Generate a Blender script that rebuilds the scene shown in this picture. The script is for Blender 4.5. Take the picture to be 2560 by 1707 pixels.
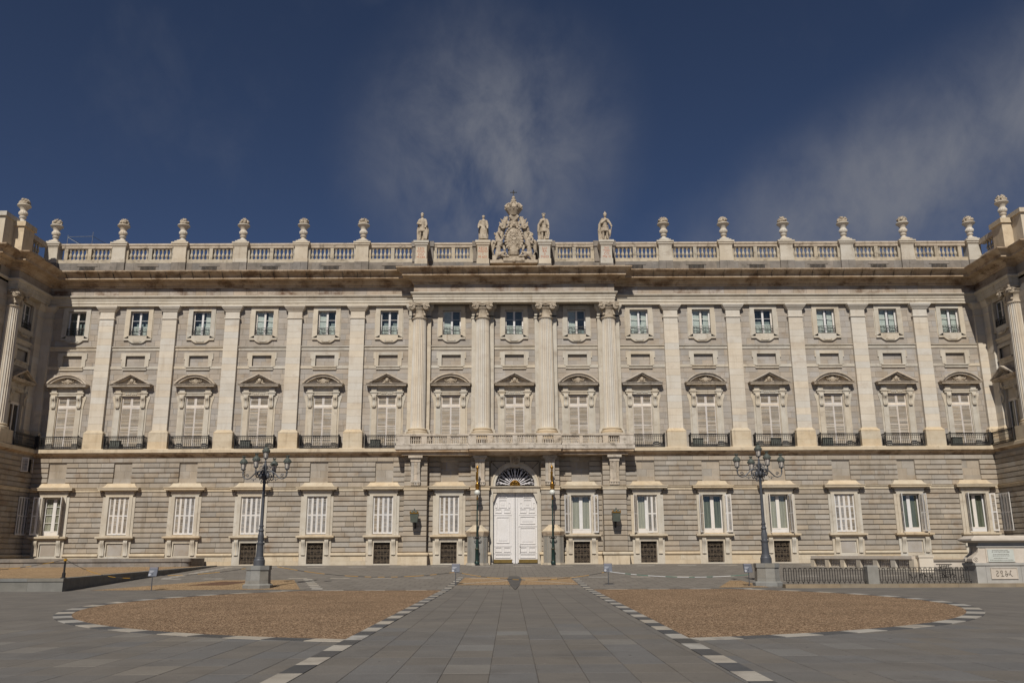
import bpy, bmesh, math, random
from mathutils import Vector, Matrix
sc = bpy.context.scene
for o in list(bpy.data.objects): bpy.data.objects.remove(o)
rnd = random.Random(7)
R = math.radians

# ------------------------------------------------------------------ camera, sky, sun, exposure
YAW, PITCH, ROLL, FPX, CAMX = 0.0034, 0.2415, -0.0047, 2149.48, -0.4756
cam = bpy.data.cameras.new('camera'); co = bpy.data.objects.new('camera', cam)
sc.collection.objects.link(co); sc.camera = co
cam.sensor_width = 36.0; cam.lens = FPX / 2560 * 36.0; cam.clip_start = 0.1; cam.clip_end = 3000
Fw = Vector((math.sin(YAW) * math.cos(PITCH), math.cos(YAW) * math.cos(PITCH), math.sin(PITCH)))
Rt = Vector((math.cos(YAW), -math.sin(YAW), 0)); Up = Rt.cross(Fw)
c_, s_ = math.cos(ROLL), math.sin(ROLL)
r2, u2 = c_ * Rt + s_ * Up, c_ * Up - s_ * Rt
m3 = Matrix((r2, u2, -Fw)).transposed()
co.matrix_world = Matrix.Translation((CAMX, 0, 1.7)) @ m3.to_4x4()
SUN_EL, SUN_AZ = R(43), R(9.5)            # sun stands behind the camera, a little to the left
world = bpy.data.worlds.new('World'); sc.world = world; world.use_nodes = True
nt = world.node_tree; N = nt.nodes; L = nt.links
bg = N['Background']
sky = N.new('ShaderNodeTexSky'); sky.sky_type = 'NISHITA'; sky.sun_disc = False
sky.sun_elevation = SUN_EL; sky.sun_rotation = math.pi + SUN_AZ
sky.altitude = 3000; sky.air_density = 0.52; sky.dust_density = 1.0; sky.ozone_density = 6.0
bg.inputs['Strength'].default_value = SKYS = 0.06
# thin high cloud: wisps of noise over the whole dome, denser in two drifts
tc = N.new('ShaderNodeTexCoord')
def wmath(op, a, b=None):
    n = N.new('ShaderNodeMath'); n.operation = op
    for i, q in enumerate((a, b)):
        if q is None: continue
        if isinstance(q, (int, float)): n.inputs[i].default_value = q
        else: L.new(q, n.inputs[i])
    return n.outputs[0]
def wnoise(scale, detail, rough, vec, dist=0.0):
    n = N.new('ShaderNodeTexNoise'); n.inputs['Scale'].default_value = scale
    n.inputs['Detail'].default_value = detail; n.inputs['Roughness'].default_value = rough
    n.inputs['Distortion'].default_value = dist; L.new(vec, n.inputs['Vector']); return n.outputs['Fac']
def wmap(loc, rot, scl):
    n = N.new('ShaderNodeMapping'); n.inputs['Location'].default_value = loc
    n.inputs['Rotation'].default_value = rot; n.inputs['Scale'].default_value = scl
    L.new(tc.outputs['Generated'], n.inputs['Vector']); return n.outputs[0]
def wramp(v, a, b):
    n = N.new('ShaderNodeMapRange'); n.interpolation_type = 'SMOOTHSTEP'
    n.inputs['From Min'].default_value = a; n.inputs['From Max'].default_value = b
    L.new(v, n.inputs['Value']); return n.outputs[0]
def drift(d, rx, rz, tilt, rise=0.0):
    # soft patch of cloud in direction d (unit), half-widths rx / rz
    d = Vector(d).normalized()
    mp = N.new('ShaderNodeMapping'); mp.vector_type = 'POINT'
    mp.inputs['Location'].default_value = (-d.x / rx, -d.y / 1.2, -d.z / rz)
    mp.inputs['Scale'].default_value = (1 / rx, 1 / 1.2, 1 / rz)
    sh = N.new('ShaderNodeVectorMath'); sh.operation = 'ADD'
    sx = N.new('ShaderNodeSeparateXYZ'); L.new(tc.outputs['Generated'], sx.inputs[0])
    cb = N.new('ShaderNodeCombineXYZ'); L.new(wmath('MULTIPLY', wmath('SUBTRACT', sx.outputs[2], d.z), tilt), cb.inputs[0])
    L.new(wmath('MULTIPLY', wmath('SUBTRACT', sx.outputs[0], d.x), -rise), cb.inputs[2])
    L.new(tc.outputs['Generated'], sh.inputs[0]); L.new(cb.outputs[0], sh.inputs[1])
    L.new(sh.outputs[0], mp.inputs['Vector'])
    ln = N.new('ShaderNodeVectorMath'); ln.operation = 'LENGTH'; L.new(mp.outputs[0], ln.inputs[0])
    return wramp(ln.outputs['Value'], 1.0, 0.0)
wis = wnoise(6.0, 7, 0.58, wmap((3.1, 0.4, 1.7), (0.2, 0.5, 0.3), (1.15, 1.0, 0.9)), 0.25)
fin = wnoise(16, 7, 0.62, wmap((1.1, 2.4, 0.7), (0, 0.7, 0), (1.2, 1.0, 0.8)), 0.5)
tex = wmath('ADD', wmath('MULTIPLY', wis, 0.72), wmath('MULTIPLY', fin, 0.28))
thin = wramp(tex, 0.50, 0.80)
dr = wmath('ADD', drift((-0.022, 0.897, 0.44), 0.20, 0.175, -0.1), wmath('MULTIPLY', drift((0.42, 0.825, 0.375), 0.33, 0.14, 0.0, 0.30), 0.8))
sx0 = N.new('ShaderNodeSeparateXYZ'); L.new(tc.outputs['Generated'], sx0.inputs[0])
veil = wmath('ADD', wmath('MULTIPLY', wmath('POWER', wmath('SUBTRACT', 1.0, wmath('ABSOLUTE', sx0.outputs[2])), 2.0), 0.14), 0.012)   # faint high haze
dens0 = wmath('ADD', wmath('MULTIPLY', wmath('MULTIPLY', dr, wramp(tex, 0.24, 0.68)), 1.12), wmath('MULTIPLY', thin, 0.10))
dens = wmath('ADD', dens0, veil)
mx = N.new('ShaderNodeMix'); mx.data_type = 'RGBA'
L.new(wmath('MINIMUM', dens, 0.8), mx.inputs['Factor']); L.new(sky.outputs['Color'], mx.inputs['A'])
mx.inputs['B'].default_value = (3.1, 3.25, 3.75, 1)
L.new(mx.outputs['Result'], bg.inputs['Color'])
sl = bpy.data.lights.new('sun', 'SUN'); sl.energy = 4.3; sl.angle = R(0.5); sl.color = (1.0, 0.955, 0.89)
so = bpy.data.objects.new('sun', sl); sc.collection.objects.link(so)
sd = Vector((-math.sin(SUN_AZ) * math.cos(SUN_EL), -math.cos(SUN_AZ) * math.cos(SUN_EL), math.sin(SUN_EL)))
so.rotation_euler = sd.to_track_quat('Z', 'Y').to_euler(); so.location = sd * 150
vs = sc.view_settings; vs.view_transform = 'Standard'; vs.look = 'None'; vs.exposure = 0.0; vs.gamma = 1.0
vs.use_curve_mapping = False

# ------------------------------------------------------------------ materials
def S(r, g, b):
    f = lambda c: (c / 255 / 12.92) if c <= 10 else ((c / 255 + 0.055) / 1.055) ** 2.4
    return (f(r), f(g), f(b), 1)
MATS = {}
def mat(name, c1, c2=None, scale=1.5, rough=0.85, rv=0.0, bump=0.0, bscale=30, stain=None, streak=None, metal=0.0, spec=0.3, grain=0.0, gscale=60, stretch=(1, 1, 1), speck=()):
    m = bpy.data.materials.new(name); m.use_nodes = True; MATS[name] = m
    n = m.node_tree.nodes; l = m.node_tree.links; p = n['Principled BSDF']
    p.inputs['Roughness'].default_value = rough; p.inputs['Metallic'].default_value = metal
    p.inputs['Specular IOR Level'].default_value = spec
    geo = n.new('ShaderNodeNewGeometry'); pos = geo.outputs['Position']
    def noise(sc_, det=5, rg=0.6, st=(1, 1, 1)):
        mp = n.new('ShaderNodeMapping'); mp.inputs['Scale'].default_value = st; l.new(pos, mp.inputs['Vector'])
        t = n.new('ShaderNodeTexNoise'); t.inputs['Scale'].default_value = sc_; t.inputs['Detail'].default_value = det
        t.inputs['Roughness'].default_value = rg; l.new(mp.outputs[0], t.inputs['Vector']); return t.outputs['Fac']
    def rng(v, a, b, lo=0.0, hi=1.0):
        r = n.new('ShaderNodeMapRange'); r.inputs['From Min'].default_value = a; r.inputs['From Max'].default_value = b
        r.inputs['To Min'].default_value = lo; r.inputs['To Max'].default_value = hi; l.new(v, r.inputs['Value']); return r.outputs[0]
    def mix(f, a, b, mode='MIX'):
        x = n.new('ShaderNodeMix'); x.data_type = 'RGBA'; x.blend_type = mode
        for s_, q in (('Factor', f), ('A', a), ('B', b)):
            if isinstance(q, (int, float)): x.inputs[s_].default_value = q
            elif isinstance(q, tuple): x.inputs[s_].default_value = q
            else: l.new(q, x.inputs[s_])
        return x.outputs['Result']
    def mth(op, a, b):
        x = n.new('ShaderNodeMath'); x.operation = op
        for i, q in enumerate((a, b)):
            if isinstance(q, (int, float)): x.inputs[i].default_value = q
            else: l.new(q, x.inputs[i])
        return x.outputs[0]
    col = c1
    if c2: col = mix(rng(noise(scale, 5, 0.6, stretch), 0.3, 0.7), c1, c2)
    if grain: col = mix(1.0, col, mix(rng(noise(gscale, 2, 0.7), 0.3, 0.7), (1 - grain,) * 3 + (1,), (1 + grain,) * 3 + (1,)), 'MULTIPLY')
    if rv:
        oi = n.new('ShaderNodeObjectInfo')
        r_ = mth('FRACT', mth('ADD', mth('MULTIPLY', geo.outputs['Random Per Island'], 7.31), mth('MULTIPLY', oi.outputs['Random'], 3.7)), 0)
        r2_ = mth('FRACT', mth('MULTIPLY', r_, 17.3), 0)
        cc = mix(r2_, (1.04, 1.0, 0.95, 1), (0.96, 1.0, 1.07, 1))
        col = mix(1.0, col, mix(r_, (1 - rv,) * 3 + (1,), (1 + rv,) * 3 + (1,)), 'MULTIPLY'); col = mix(1.0, col, cc, 'MULTIPLY')
    if streak:   # vertical weather streaks: (colour, amount, x-scale)
        a = rng(noise(1.0, 6, 0.65, (streak[2], streak[2], 0.22)), 0.52, 0.72); b = rng(noise(0.35, 3, 0.6), 0.40, 0.62)
        col = mix(mth('MULTIPLY', mth('MULTIPLY', a, b), streak[1]), col, streak[0])
    if stain:    # blotches: (colour, amount, scale, threshold)
        a = rng(noise(stain[2], 7, 0.68, (1, 1, 1.6)), stain[3], stain[3] + 0.14)
        col = mix(mth('MULTIPLY', a, stain[1]), col, stain[0])
    for sp in speck:   # scattered spots: (colour, amount, scale, threshold)
        col = mix(mth('MULTIPLY', rng(noise(sp[2], 2, 0.5), sp[3], sp[3] + 0.03), sp[1]), col, sp[0])
    if isinstance(col, tuple): p.inputs['Base Color'].default_value = col
    else: l.new(col, p.inputs['Base Color'])
    if bump:
        bn = n.new('ShaderNodeBump'); bn.inputs['Strength'].default_value = bump; bn.inputs['Distance'].default_value = 0.02
        l.new(noise(bscale, 6, 0.7), bn.inputs['Height']); l.new(bn.outputs[0], p.inputs['Normal'])
    return m
LIME = mat('limestone', S(192, 183, 166), S(176, 165, 146), 0.9, rv=0.06, bump=0.35, bscale=9, stain=(S(146, 134, 118), 0.55, 0.9, 0.54), streak=(S(132, 114, 92), 0.6, 2.6), grain=0.05, gscale=14)
LIMEP = mat('limestone_pale', S(200, 191, 175), S(188, 177, 159), 0.6, rv=0.05, bump=0.25, bscale=8, stain=(S(170, 155, 137), 0.5, 0.6, 0.54), streak=(S(154, 136, 114), 0.5, 2.2), grain=0.04, gscale=14)
GRAN = mat('granite_ashlar', S(164, 156, 145), S(150, 139, 124), 0.8, rv=0.10, bump=0.3, bscale=16, stain=(S(132, 108, 82), 0.45, 0.5, 0.56), grain=0.08, gscale=22)
GRANB = mat('granite_rustic', S(164, 154, 139), S(146, 135, 119), 0.7, rv=0.11, bump=0.35, bscale=14, stain=(S(126, 102, 76), 0.65, 0.45, 0.55), streak=(S(112, 96, 76), 0.55, 1.6), grain=0.09, gscale=20)
CORN = mat('cornice_stone', S(188, 170, 146), S(154, 130, 102), 0.8, rv=0.05, bump=0.4, bscale=9, stain=(S(92, 66, 42), 0.75, 0.7, 0.50), streak=(S(110, 78, 46), 0.85, 3.4), grain=0.08, gscale=12)
FRIEZE = mat('frieze_stone', S(168, 156, 142), S(146, 132, 114), 0.7, rv=0.08, bump=0.3, bscale=12, stain=(S(88, 60, 38), 0.85, 0.42, 0.51), grain=0.08, gscale=16)
WEATH = mat('weathered_parapet_stone', S(182, 172, 153), S(160, 149, 129), 1.1, rv=0.07, bump=0.4, bscale=10, stain=(S(108, 98, 84), 0.7, 1.3, 0.53), streak=(S(104, 94, 80), 0.7, 2.4), grain=0.08, gscale=14)
TAN = mat('tan_stone', S(196, 181, 155), S(182, 164, 136), 1.2, rv=0.06, bump=0.3, bscale=10, stain=(S(150, 134, 112), 0.5, 1.0, 0.55), streak=(S(116, 100, 82), 0.6, 2.5), grain=0.06, gscale=14)
BALC = mat('balcony_stone', S(192, 180, 163), S(168, 155, 136), 1.4, rv=0.07, bump=0.4, bscale=9, stain=(S(84, 74, 63), 0.7, 1.5, 0.54), streak=(S(84, 74, 64), 0.8, 3.0), grain=0.1, gscale=14)
DARKG = mat('weathered_granite', S(136, 128, 118), S(108, 102, 94), 1.2, rv=0.12, bump=0.4, bscale=14, stain=(S(84, 78, 70), 0.6, 1.2, 0.55), grain=0.1, gscale=20)
SCULP = mat('carved_stone', S(182, 169, 150), S(152, 137, 116), 2.2, bump=0.6, bscale=10, stain=(S(92, 78, 62), 0.75, 2.2, 0.53), grain=0.1, gscale=16)
WHITE = mat('white_paint', S(212, 207, 199), S(202, 196, 187), 1.5, rough=0.55, rv=0.03, grain=0.03, gscale=18)
SHUT = mat('worn_white_shutter', S(222, 212, 196), S(206, 192, 170), 2.0, rough=0.65, rv=0.16, grain=0.06, gscale=14, stain=(S(150, 128, 104), 0.5, 2.4, 0.58))
OLDW = mat('aged_white_frame', S(206, 197, 186), S(194, 183, 170), 2.0, rough=0.6, rv=0.05, grain=0.05, gscale=14)
DOORW = mat('door_white', S(212, 208, 204), S(203, 198, 192), 0.8, rough=0.5, grain=0.04, gscale=10, streak=(S(186, 178, 166), 0.5, 2.5))
IRON = mat('black_iron', S(44, 43, 42), S(60, 55, 50), 6, rough=0.55, metal=0.3, rv=0.1)
POST = mat('slate_lamp_paint', S(74, 76, 80), S(86, 87, 90), 4, rough=0.5, metal=0.2, grain=0.06)
KERB = mat('brown_kerb', S(142, 128, 106), S(122, 108, 88), 1.5, rough=0.85, rv=0.06, grain=0.08, gscale=40)
RETG = mat('dull_granite', S(124, 121, 113), S(106, 104, 97), 1.6, rough=0.85, rv=0.09, bump=0.3, bscale=30, grain=0.12, gscale=50, streak=(S(78, 76, 70), 0.4, 2.0))
LROOF = mat('dark_green_metal', S(70, 75, 70), S(86, 90, 82), 6, rough=0.6, metal=0.0, bump=0.4, bscale=25)
GREEN = mat('bottle_green_paint', S(30, 48, 44), S(40, 58, 52), 5, rough=0.4, metal=0.2)
GOLD = mat('gilding', S(164, 122, 52), S(116, 84, 34), 8, rough=0.35, metal=0.75)
BRASS = mat('brass_plate', S(142, 118, 66), S(118, 98, 56), 4, rough=0.4, metal=0.6)
MILK = mat('milk_glass', S(206, 206, 196), None, rough=0.25, spec=0.6)
LGLASS = mat('frosted_lamp_glass', S(192, 184, 172), S(178, 170, 160), 4, rough=0.3, spec=0.5)
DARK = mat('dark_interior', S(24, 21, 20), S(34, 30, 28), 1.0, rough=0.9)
CURT = mat('lace_curtain', S(184, 178, 160), S(140, 136, 120), 9, rough=0.9, stretch=(1, 1, 0.05))
CURTG = mat('green_drape', S(122, 124, 106), S(78, 82, 68), 8, rough=0.9, stretch=(1, 1, 0.05))
BLINDGL = mat('pale_teal_blind', S(202, 206, 199), S(172, 178, 171), 3, rough=0.8)  # side blinds, and the gleam painted low in the top-floor windows
SLATEB = mat('dim_teal_room', S(140, 150, 148), S(108, 118, 116), 2, rough=0.8)
PAVE = mat('granite_paving', S(109, 105, 99), S(100, 96, 90), 0.9, rough=0.85, rv=0.05, bump=0.25, bscale=40, stain=(S(88, 84, 79), 0.55, 0.5, 0.54), grain=0.13, gscale=55, speck=((S(66, 63, 60), 0.7, 5.5, 0.72), (S(150, 146, 138), 0.6, 9.0, 0.74)))
PALEP = mat('pale_paving', S(168, 162, 150), S(148, 141, 130), 1.5, rough=0.8, rv=0.10, bump=0.25, bscale=40, stain=(S(122, 116, 108), 0.75, 1.3, 0.52), grain=0.10, gscale=50)
DARKP = mat('dark_paving', S(86, 84, 82), S(74, 73, 71), 1.5, rough=0.75, rv=0.10, bump=0.2, bscale=40, grain=0.10, gscale=50)
SIGNM = mat('sign_grey_blue', S(96, 99, 107), S(90, 93, 101), 3, rough=0.6)
SIGND = mat('sign_header', S(66, 65, 72), None, rough=0.5)
PRINT = mat('pale_print', S(182, 182, 184), None, rough=0.6)
YEL = mat('yellow_rope', S(190, 142, 40), S(160, 118, 36), 20, rough=0.8)
BLK = mat('black_rubber', S(40, 38, 37), None, rough=0.7)
TGRN = mat('green_tape', S(36, 110, 92), None, rough=0.6)
TWHT = mat('white_tape', S(205, 206, 205), None, rough=0.6)
STEEL = mat('galvanised_steel', S(150, 154, 160), S(120, 124, 130), 5, rough=0.45, metal=0.7)
MONU = mat('monument_stone', S(196, 186, 172), S(180, 168, 152), 1.5, rough=0.8, bump=0.2, bscale=20, streak=(S(150, 138, 122), 0.4, 3.0), grain=0.05, gscale=30)
MONG = mat('monument_granite', S(168, 164, 156), S(152, 148, 140), 2.0, rough=0.85, bump=0.25, bscale=40, grain=0.10, gscale=60)
PLAQ = mat('plaque_marble', S(190, 192, 184), S(178, 180, 170), 3, rough=0.5)
GREYG = mat('grey_granite', S(138, 135, 127), S(122, 119, 111), 2.0, rough=0.85, rv=0.08, bump=0.25, bscale=40, grain=0.12, gscale=60, stain=(S(112, 108, 102), 0.5, 1.4, 0.57))
INK = mat('engraved_ink', S(92, 84, 74), None, rough=0.9)
REDINK = mat('faded_red_lettering', S(172, 108, 80), None, rough=0.9)
PLATE = mat('rust_brown_plate', S(106, 78, 58), S(90, 66, 50), 2, rough=0.9, grain=0.1)
ROOFM = mat('lead_roof', S(120, 122, 124), S(104, 106, 108), 0.6, rough=0.6)
def glass(name, tint, fac):
    m = bpy.data.materials.new(name); m.use_nodes = True; n = m.node_tree.nodes; l = m.node_tree.links
    for x in list(n):
        if x.type != 'OUTPUT_MATERIAL': n.remove(x)
    t = n.new('ShaderNodeBsdfTransparent'); t.inputs[0].default_value = tint
    g = n.new('ShaderNodeBsdfGlossy'); g.inputs['Roughness'].default_value = 0.03
    lw = n.new('ShaderNodeLayerWeight'); lw.inputs[0].default_value = 0.5
    pw = n.new('ShaderNodeMath'); pw.operation = 'POWER'; pw.inputs[1].default_value = 4; l.new(lw.outputs['Facing'], pw.inputs[0])
    ad = n.new('ShaderNodeMath'); ad.operation = 'MULTIPLY_ADD'; ad.inputs[1].default_value = 0.6; ad.inputs[2].default_value = fac; l.new(pw.outputs[0], ad.inputs[0])
    mxs = n.new('ShaderNodeMixShader'); l.new(ad.outputs[0], mxs.inputs[0]); l.new(t.outputs[0], mxs.inputs[1]); l.new(g.outputs[0], mxs.inputs[2])
    l.new(mxs.outputs[0], n['Material Output'].inputs[0]); return m
GLASS = glass('window_glass', (0.95, 0.965, 0.955, 1), 0.045)
def gravel(name, c1, c2, c3):
    m = bpy.data.materials.new(name); m.use_nodes = True; n = m.node_tree.nodes; l = m.node_tree.links; p = n['Principled BSDF']
    p.inputs['Roughness'].default_value = 0.95; p.inputs['Specular IOR Level'].default_value = 0.15
    geo = n.new('ShaderNodeNewGeometry')
    v = n.new('ShaderNodeTexVoronoi'); v.inputs['Scale'].default_value = 34; l.new(geo.outputs['Position'], v.inputs['Vector'])
    v2 = n.new('ShaderNodeTexVoronoi'); v2.inputs['Scale'].default_value = 11; l.new(geo.outputs['Position'], v2.inputs['Vector'])
    ns = n.new('ShaderNodeTexNoise'); ns.inputs['Scale'].default_value = 0.45; ns.inputs['Detail'].default_value = 6; l.new(geo.outputs['Position'], ns.inputs['Vector'])
    sp = n.new('ShaderNodeSeparateColor'); l.new(v.outputs['Color'], sp.inputs[0])
    sp2 = n.new('ShaderNodeSeparateColor'); l.new(v2.outputs['Color'], sp2.inputs[0])
    cr = n.new('ShaderNodeValToRGB'); l.new(sp.outputs[0], cr.inputs[0]); e = cr.color_ramp.elements
    e[0].color = c2; e[1].color = c3; e[0].position = 0.05; e[1].position = 0.97; x = e.new(0.45); x.color = c1
    mx_ = n.new('ShaderNodeMix'); mx_.data_type = 'RGBA'; mx_.blend_type = 'MULTIPLY'; mx_.inputs['Factor'].default_value = 1
    ad = n.new('ShaderNodeMath'); ad.operation = 'MULTIPLY_ADD'; l.new(sp2.outputs[1], ad.inputs[0]); ad.inputs[1].default_value = 0.28
    mr = n.new('ShaderNodeMapRange'); l.new(ns.outputs['Fac'], mr.inputs[0]); mr.inputs[1].default_value = 0.3; mr.inputs[2].default_value = 0.7; mr.inputs[3].default_value = 0.72; mr.inputs[4].default_value = 0.98
    l.new(mr.outputs[0], ad.inputs[2]); cb = n.new('ShaderNodeCombineColor')
    for i in range(3): l.new(ad.outputs[0], cb.inputs[i])
    l.new(cr.outputs[0], mx_.inputs['A']); l.new(cb.outputs[0], mx_.inputs['B']); l.new(mx_.outputs['Result'], p.inputs['Base Color'])
    bn = n.new('ShaderNodeBump'); bn.inputs['Strength'].default_value = 0.7; bn.inputs['Distance'].default_value = 0.03; bn.invert = True
    l.new(v.outputs['Distance'], bn.inputs['Height']); l.new(bn.outputs[0], p.inputs['Normal'])
    return m
GRAVEL = gravel('brown_gravel', S(123, 98, 75), S(70, 53, 40), S(180, 154, 124))
GRAVELY = gravel('ochre_gravel', S(148, 121, 90), S(98, 77, 56), S(192, 166, 130))
def paving_far():
    m = PAVE.copy(); m.name = 'granite_paving_with_joints'; n = m.node_tree.nodes; l = m.node_tree.links; p = n['Principled BSDF']
    geo = n.new('ShaderNodeNewGeometry')
    mp = n.new('ShaderNodeMapping'); mp.inputs['Location'].default_value = (0.09, -13.35, 0); l.new(geo.outputs['Position'], mp.inputs['Vector'])
    b = n.new('ShaderNodeTexBrick'); b.offset = 0; b.squash = 1; b.inputs['Scale'].default_value = 1; b.inputs['Brick Width'].default_value = 0.69
    b.inputs['Row Height'].default_value = 1.0; b.inputs['Mortar Size'].default_value = 0.011; b.inputs['Mortar Smooth'].default_value = 0.3
    b.inputs['Color1'].default_value = (0.93, 0.93, 0.94, 1); b.inputs['Color2'].default_value = (1.09, 1.08, 1.06, 1); b.inputs['Mortar'].default_value = (0.5, 0.46, 0.43, 1); b.inputs['Bias'].default_value = 0.0
    l.new(mp.outputs[0], b.inputs['Vector'])
    x = n.new('ShaderNodeMix'); x.data_type = 'RGBA'; x.blend_type = 'MULTIPLY'; x.inputs['Factor'].default_value = 1
    src = p.inputs['Base Color'].links[0].from_socket; l.new(src, x.inputs['A']); l.new(b.outputs['Color'], x.inputs['B']); l.new(x.outputs['Result'], p.inputs['Base Color'])
    return m
PAVEFAR = paving_far()
FORE = PAVEFAR.copy(); FORE.name = 'forecourt_paving'
for nd in FORE.node_tree.nodes:
    if nd.type == 'TEX_BRICK':
        nd.inputs['Brick Width'].default_value = 0.82; nd.inputs['Row Height'].default_value = 1.25; nd.offset = 0.5; nd.inputs['Mortar Size'].default_value = 0.022
        nd.inputs['Color1'].default_value = (1.22, 1.18, 1.12, 1); nd.inputs['Color2'].default_value = (1.42, 1.37, 1.30, 1); nd.inputs['Mortar'].default_value = (0.62, 0.58, 0.54, 1)

# ------------------------------------------------------------------ mesh helpers
class MB:
    def __init__(s): s.v = []; s.f = []; s.sm = False
    def add(s, vs_, fs):
        o = len(s.v); s.v += [tuple(p) for p in vs_]; s.f += [tuple(i + o for i in q) for q in fs]; return s
    def box(s, x0, x1, y0, y1, z0, z1):
        return s.add([(x0, y0, z0), (x1, y0, z0), (x1, y1, z0), (x0, y1, z0), (x0, y0, z1), (x1, y0, z1), (x1, y1, z1), (x0, y1, z1)],
                     [(0, 3, 2, 1), (4, 5, 6, 7), (0, 1, 5, 4), (1, 2, 6, 5), (2, 3, 7, 6), (3, 0, 4, 7)])
    def frus(s, c, a0, b0, z0, a1, b1, z1):
        x, y = c
        return s.add([(x - a0, y - b0, z0), (x + a0, y - b0, z0), (x + a0, y + b0, z0), (x - a0, y + b0, z0), (x - a1, y - b1, z1), (x + a1, y - b1, z1), (x + a1, y + b1, z1), (x - a1, y + b1, z1)],
                     [(0, 3, 2, 1), (4, 5, 6, 7), (0, 1, 5, 4), (1, 2, 6, 5), (2, 3, 7, 6), (3, 0, 4, 7)])
    def prism(s, poly, y0, y1):            # polygon in x,z pushed through y
        n = len(poly)
        return s.add([(x, y0, z) for x, z in poly] + [(x, y1, z) for x, z in poly],
                     [tuple(range(n)), tuple(range(2 * n - 1, n - 1, -1))] + [(i, i + n, (i + 1) % n + n, (i + 1) % n) for i in range(n)])
    def prismx(s, poly, x0, x1):           # polygon in y,z pushed through x
        n = len(poly)
        return s.add([(x0, y, z) for y, z in poly] + [(x1, y, z) for y, z in poly],
                     [tuple(range(n - 1, -1, -1)), tuple(range(n, 2 * n))] + [(i, (i + 1) % n, (i + 1) % n + n, i + n) for i in range(n)])
    def band(s, pa, pb, y0, y1):           # strip between two x,z polylines, thick in y
        n = len(pa); V = [(x, y0, z) for x, z in pa] + [(x, y0, z) for x, z in pb] + [(x, y1, z) for x, z in pa] + [(x, y1, z) for x, z in pb]
        F = []
        for i in range(n - 1):
            F += [(i, i + 1, n + i + 1, n + i), (2 * n + i, 3 * n + i, 3 * n + i + 1, 2 * n + i + 1), (i, 2 * n + i, 2 * n + i + 1, i + 1), (n + i, n + i + 1, 3 * n + i + 1, 3 * n + i)]
        F += [(0, n, 3 * n, 2 * n), (n - 1, 3 * n - 1, 4 * n - 1, 2 * n - 1)]
        return s.add(V, F)
    def lathe(s, prof, c=(0, 0, 0), n=24, fl=None, rib=0.0, nr=12, cap=True, sx=1, sy=1):
        V = []; F = []
        for j, (r, z) in enumerate(prof):
            for i in range(n):
                a = 2 * math.pi * i / n; rr = r
                if rib and fl and fl[0] <= j <= fl[1]: rr = r * (1 + rib * math.cos(nr * a))
                V.append((c[0] + rr * math.cos(a) * sx, c[1] + rr * math.sin(a) * sy, c[2] + z))
        for j in range(len(prof) - 1):
            for i in range(n): F.append((j * n + i, j * n + (i + 1) % n, (j + 1) * n + (i + 1) % n, (j + 1) * n + i))
        if cap: F += [tuple(range(n - 1, -1, -1)), tuple((len(prof) - 1) * n + i for i in range(n))]
        return s.add(V, F)
    def tube(s, pts, r, n=6, rads=None, closed=False):
        P = [Vector(p) for p in pts]; m = len(P); V = []; F = []; prev = None
        for i in range(m):
            if closed: t = P[(i + 1) % m] - P[i - 1]
            else: t = P[min(i + 1, m - 1)] - P[max(i - 1, 0)]
            t.normalize()
            if prev is None:
                a = Vector((0, 0, 1)) if abs(t.z) < 0.9 else Vector((1, 0, 0)); prev = a
            u = (prev - t * prev.dot(t))
            if u.length < 1e-5: u = t.orthogonal()
            u.normalize(); prev = u; w = t.cross(u); rr = rads[i] if rads else r
            for k in range(n):
                a = 2 * math.pi * (k + 0.5) / n; V.append(P[i] + u * math.cos(a) * rr + w * math.sin(a) * rr)
        for i in range(m - 1 if not closed else m):
            for k in range(n): F.append((i * n + k, i * n + (k + 1) % n, ((i + 1) % m) * n + (k + 1) % n, ((i + 1) % m) * n + k))
        if not closed: F += [tuple(range(n - 1, -1, -1)), tuple((m - 1) * n + i for i in range(n))]
        return s.add(V, F)
    def caps(s, a, b, ra, rb, n=10):       # capsule
        a = Vector(a); b = Vector(b); d = b - a; ln = d.length; d = d.normalized() if ln > 1e-6 else Vector((0, 0, 1)); P = []; Rr = []
        for k in range(4): t = R(90 * (1 - k / 3.0)); P.append(a - d * ra * math.sin(t)); Rr.append(max(ra * math.cos(t), 0.004))
        for k in range(4): t = R(90 * k / 3.0); P.append(b + d * rb * math.sin(t)); Rr.append(max(rb * math.cos(t), 0.004))
        return s.tube(P, 0, n, Rr)
    def chain(s, pts, n=10):               # list of (x,y,z,r)
        for p, q in zip(pts, pts[1:]): s.caps(p[:3], q[:3], p[3], q[3], n)
        return s
    def ball(s, c, rx, ry=None, rz=None, n=12, m=8):
        ry = ry or rx; rz = rz or rx
        prof = [(max(math.sin(math.pi * j / m), 0.01), -math.cos(math.pi * j / m)) for j in range(m + 1)]
        V = []; F = []
        for r, z in prof:
            for i in range(n): a = 2 * math.pi * i / n; V.append((c[0] + rx * r * math.cos(a), c[1] + ry * r * math.sin(a), c[2] + rz * z))
        for j in range(m):
            for i in range(n): F.append((j * n + i, j * n + (i + 1) % n, (j + 1) * n + (i + 1) % n, (j + 1) * n + i))
        F += [tuple(range(n - 1, -1, -1)), tuple(m * n + i for i in range(n))]
        return s.add(V, F)
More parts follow.
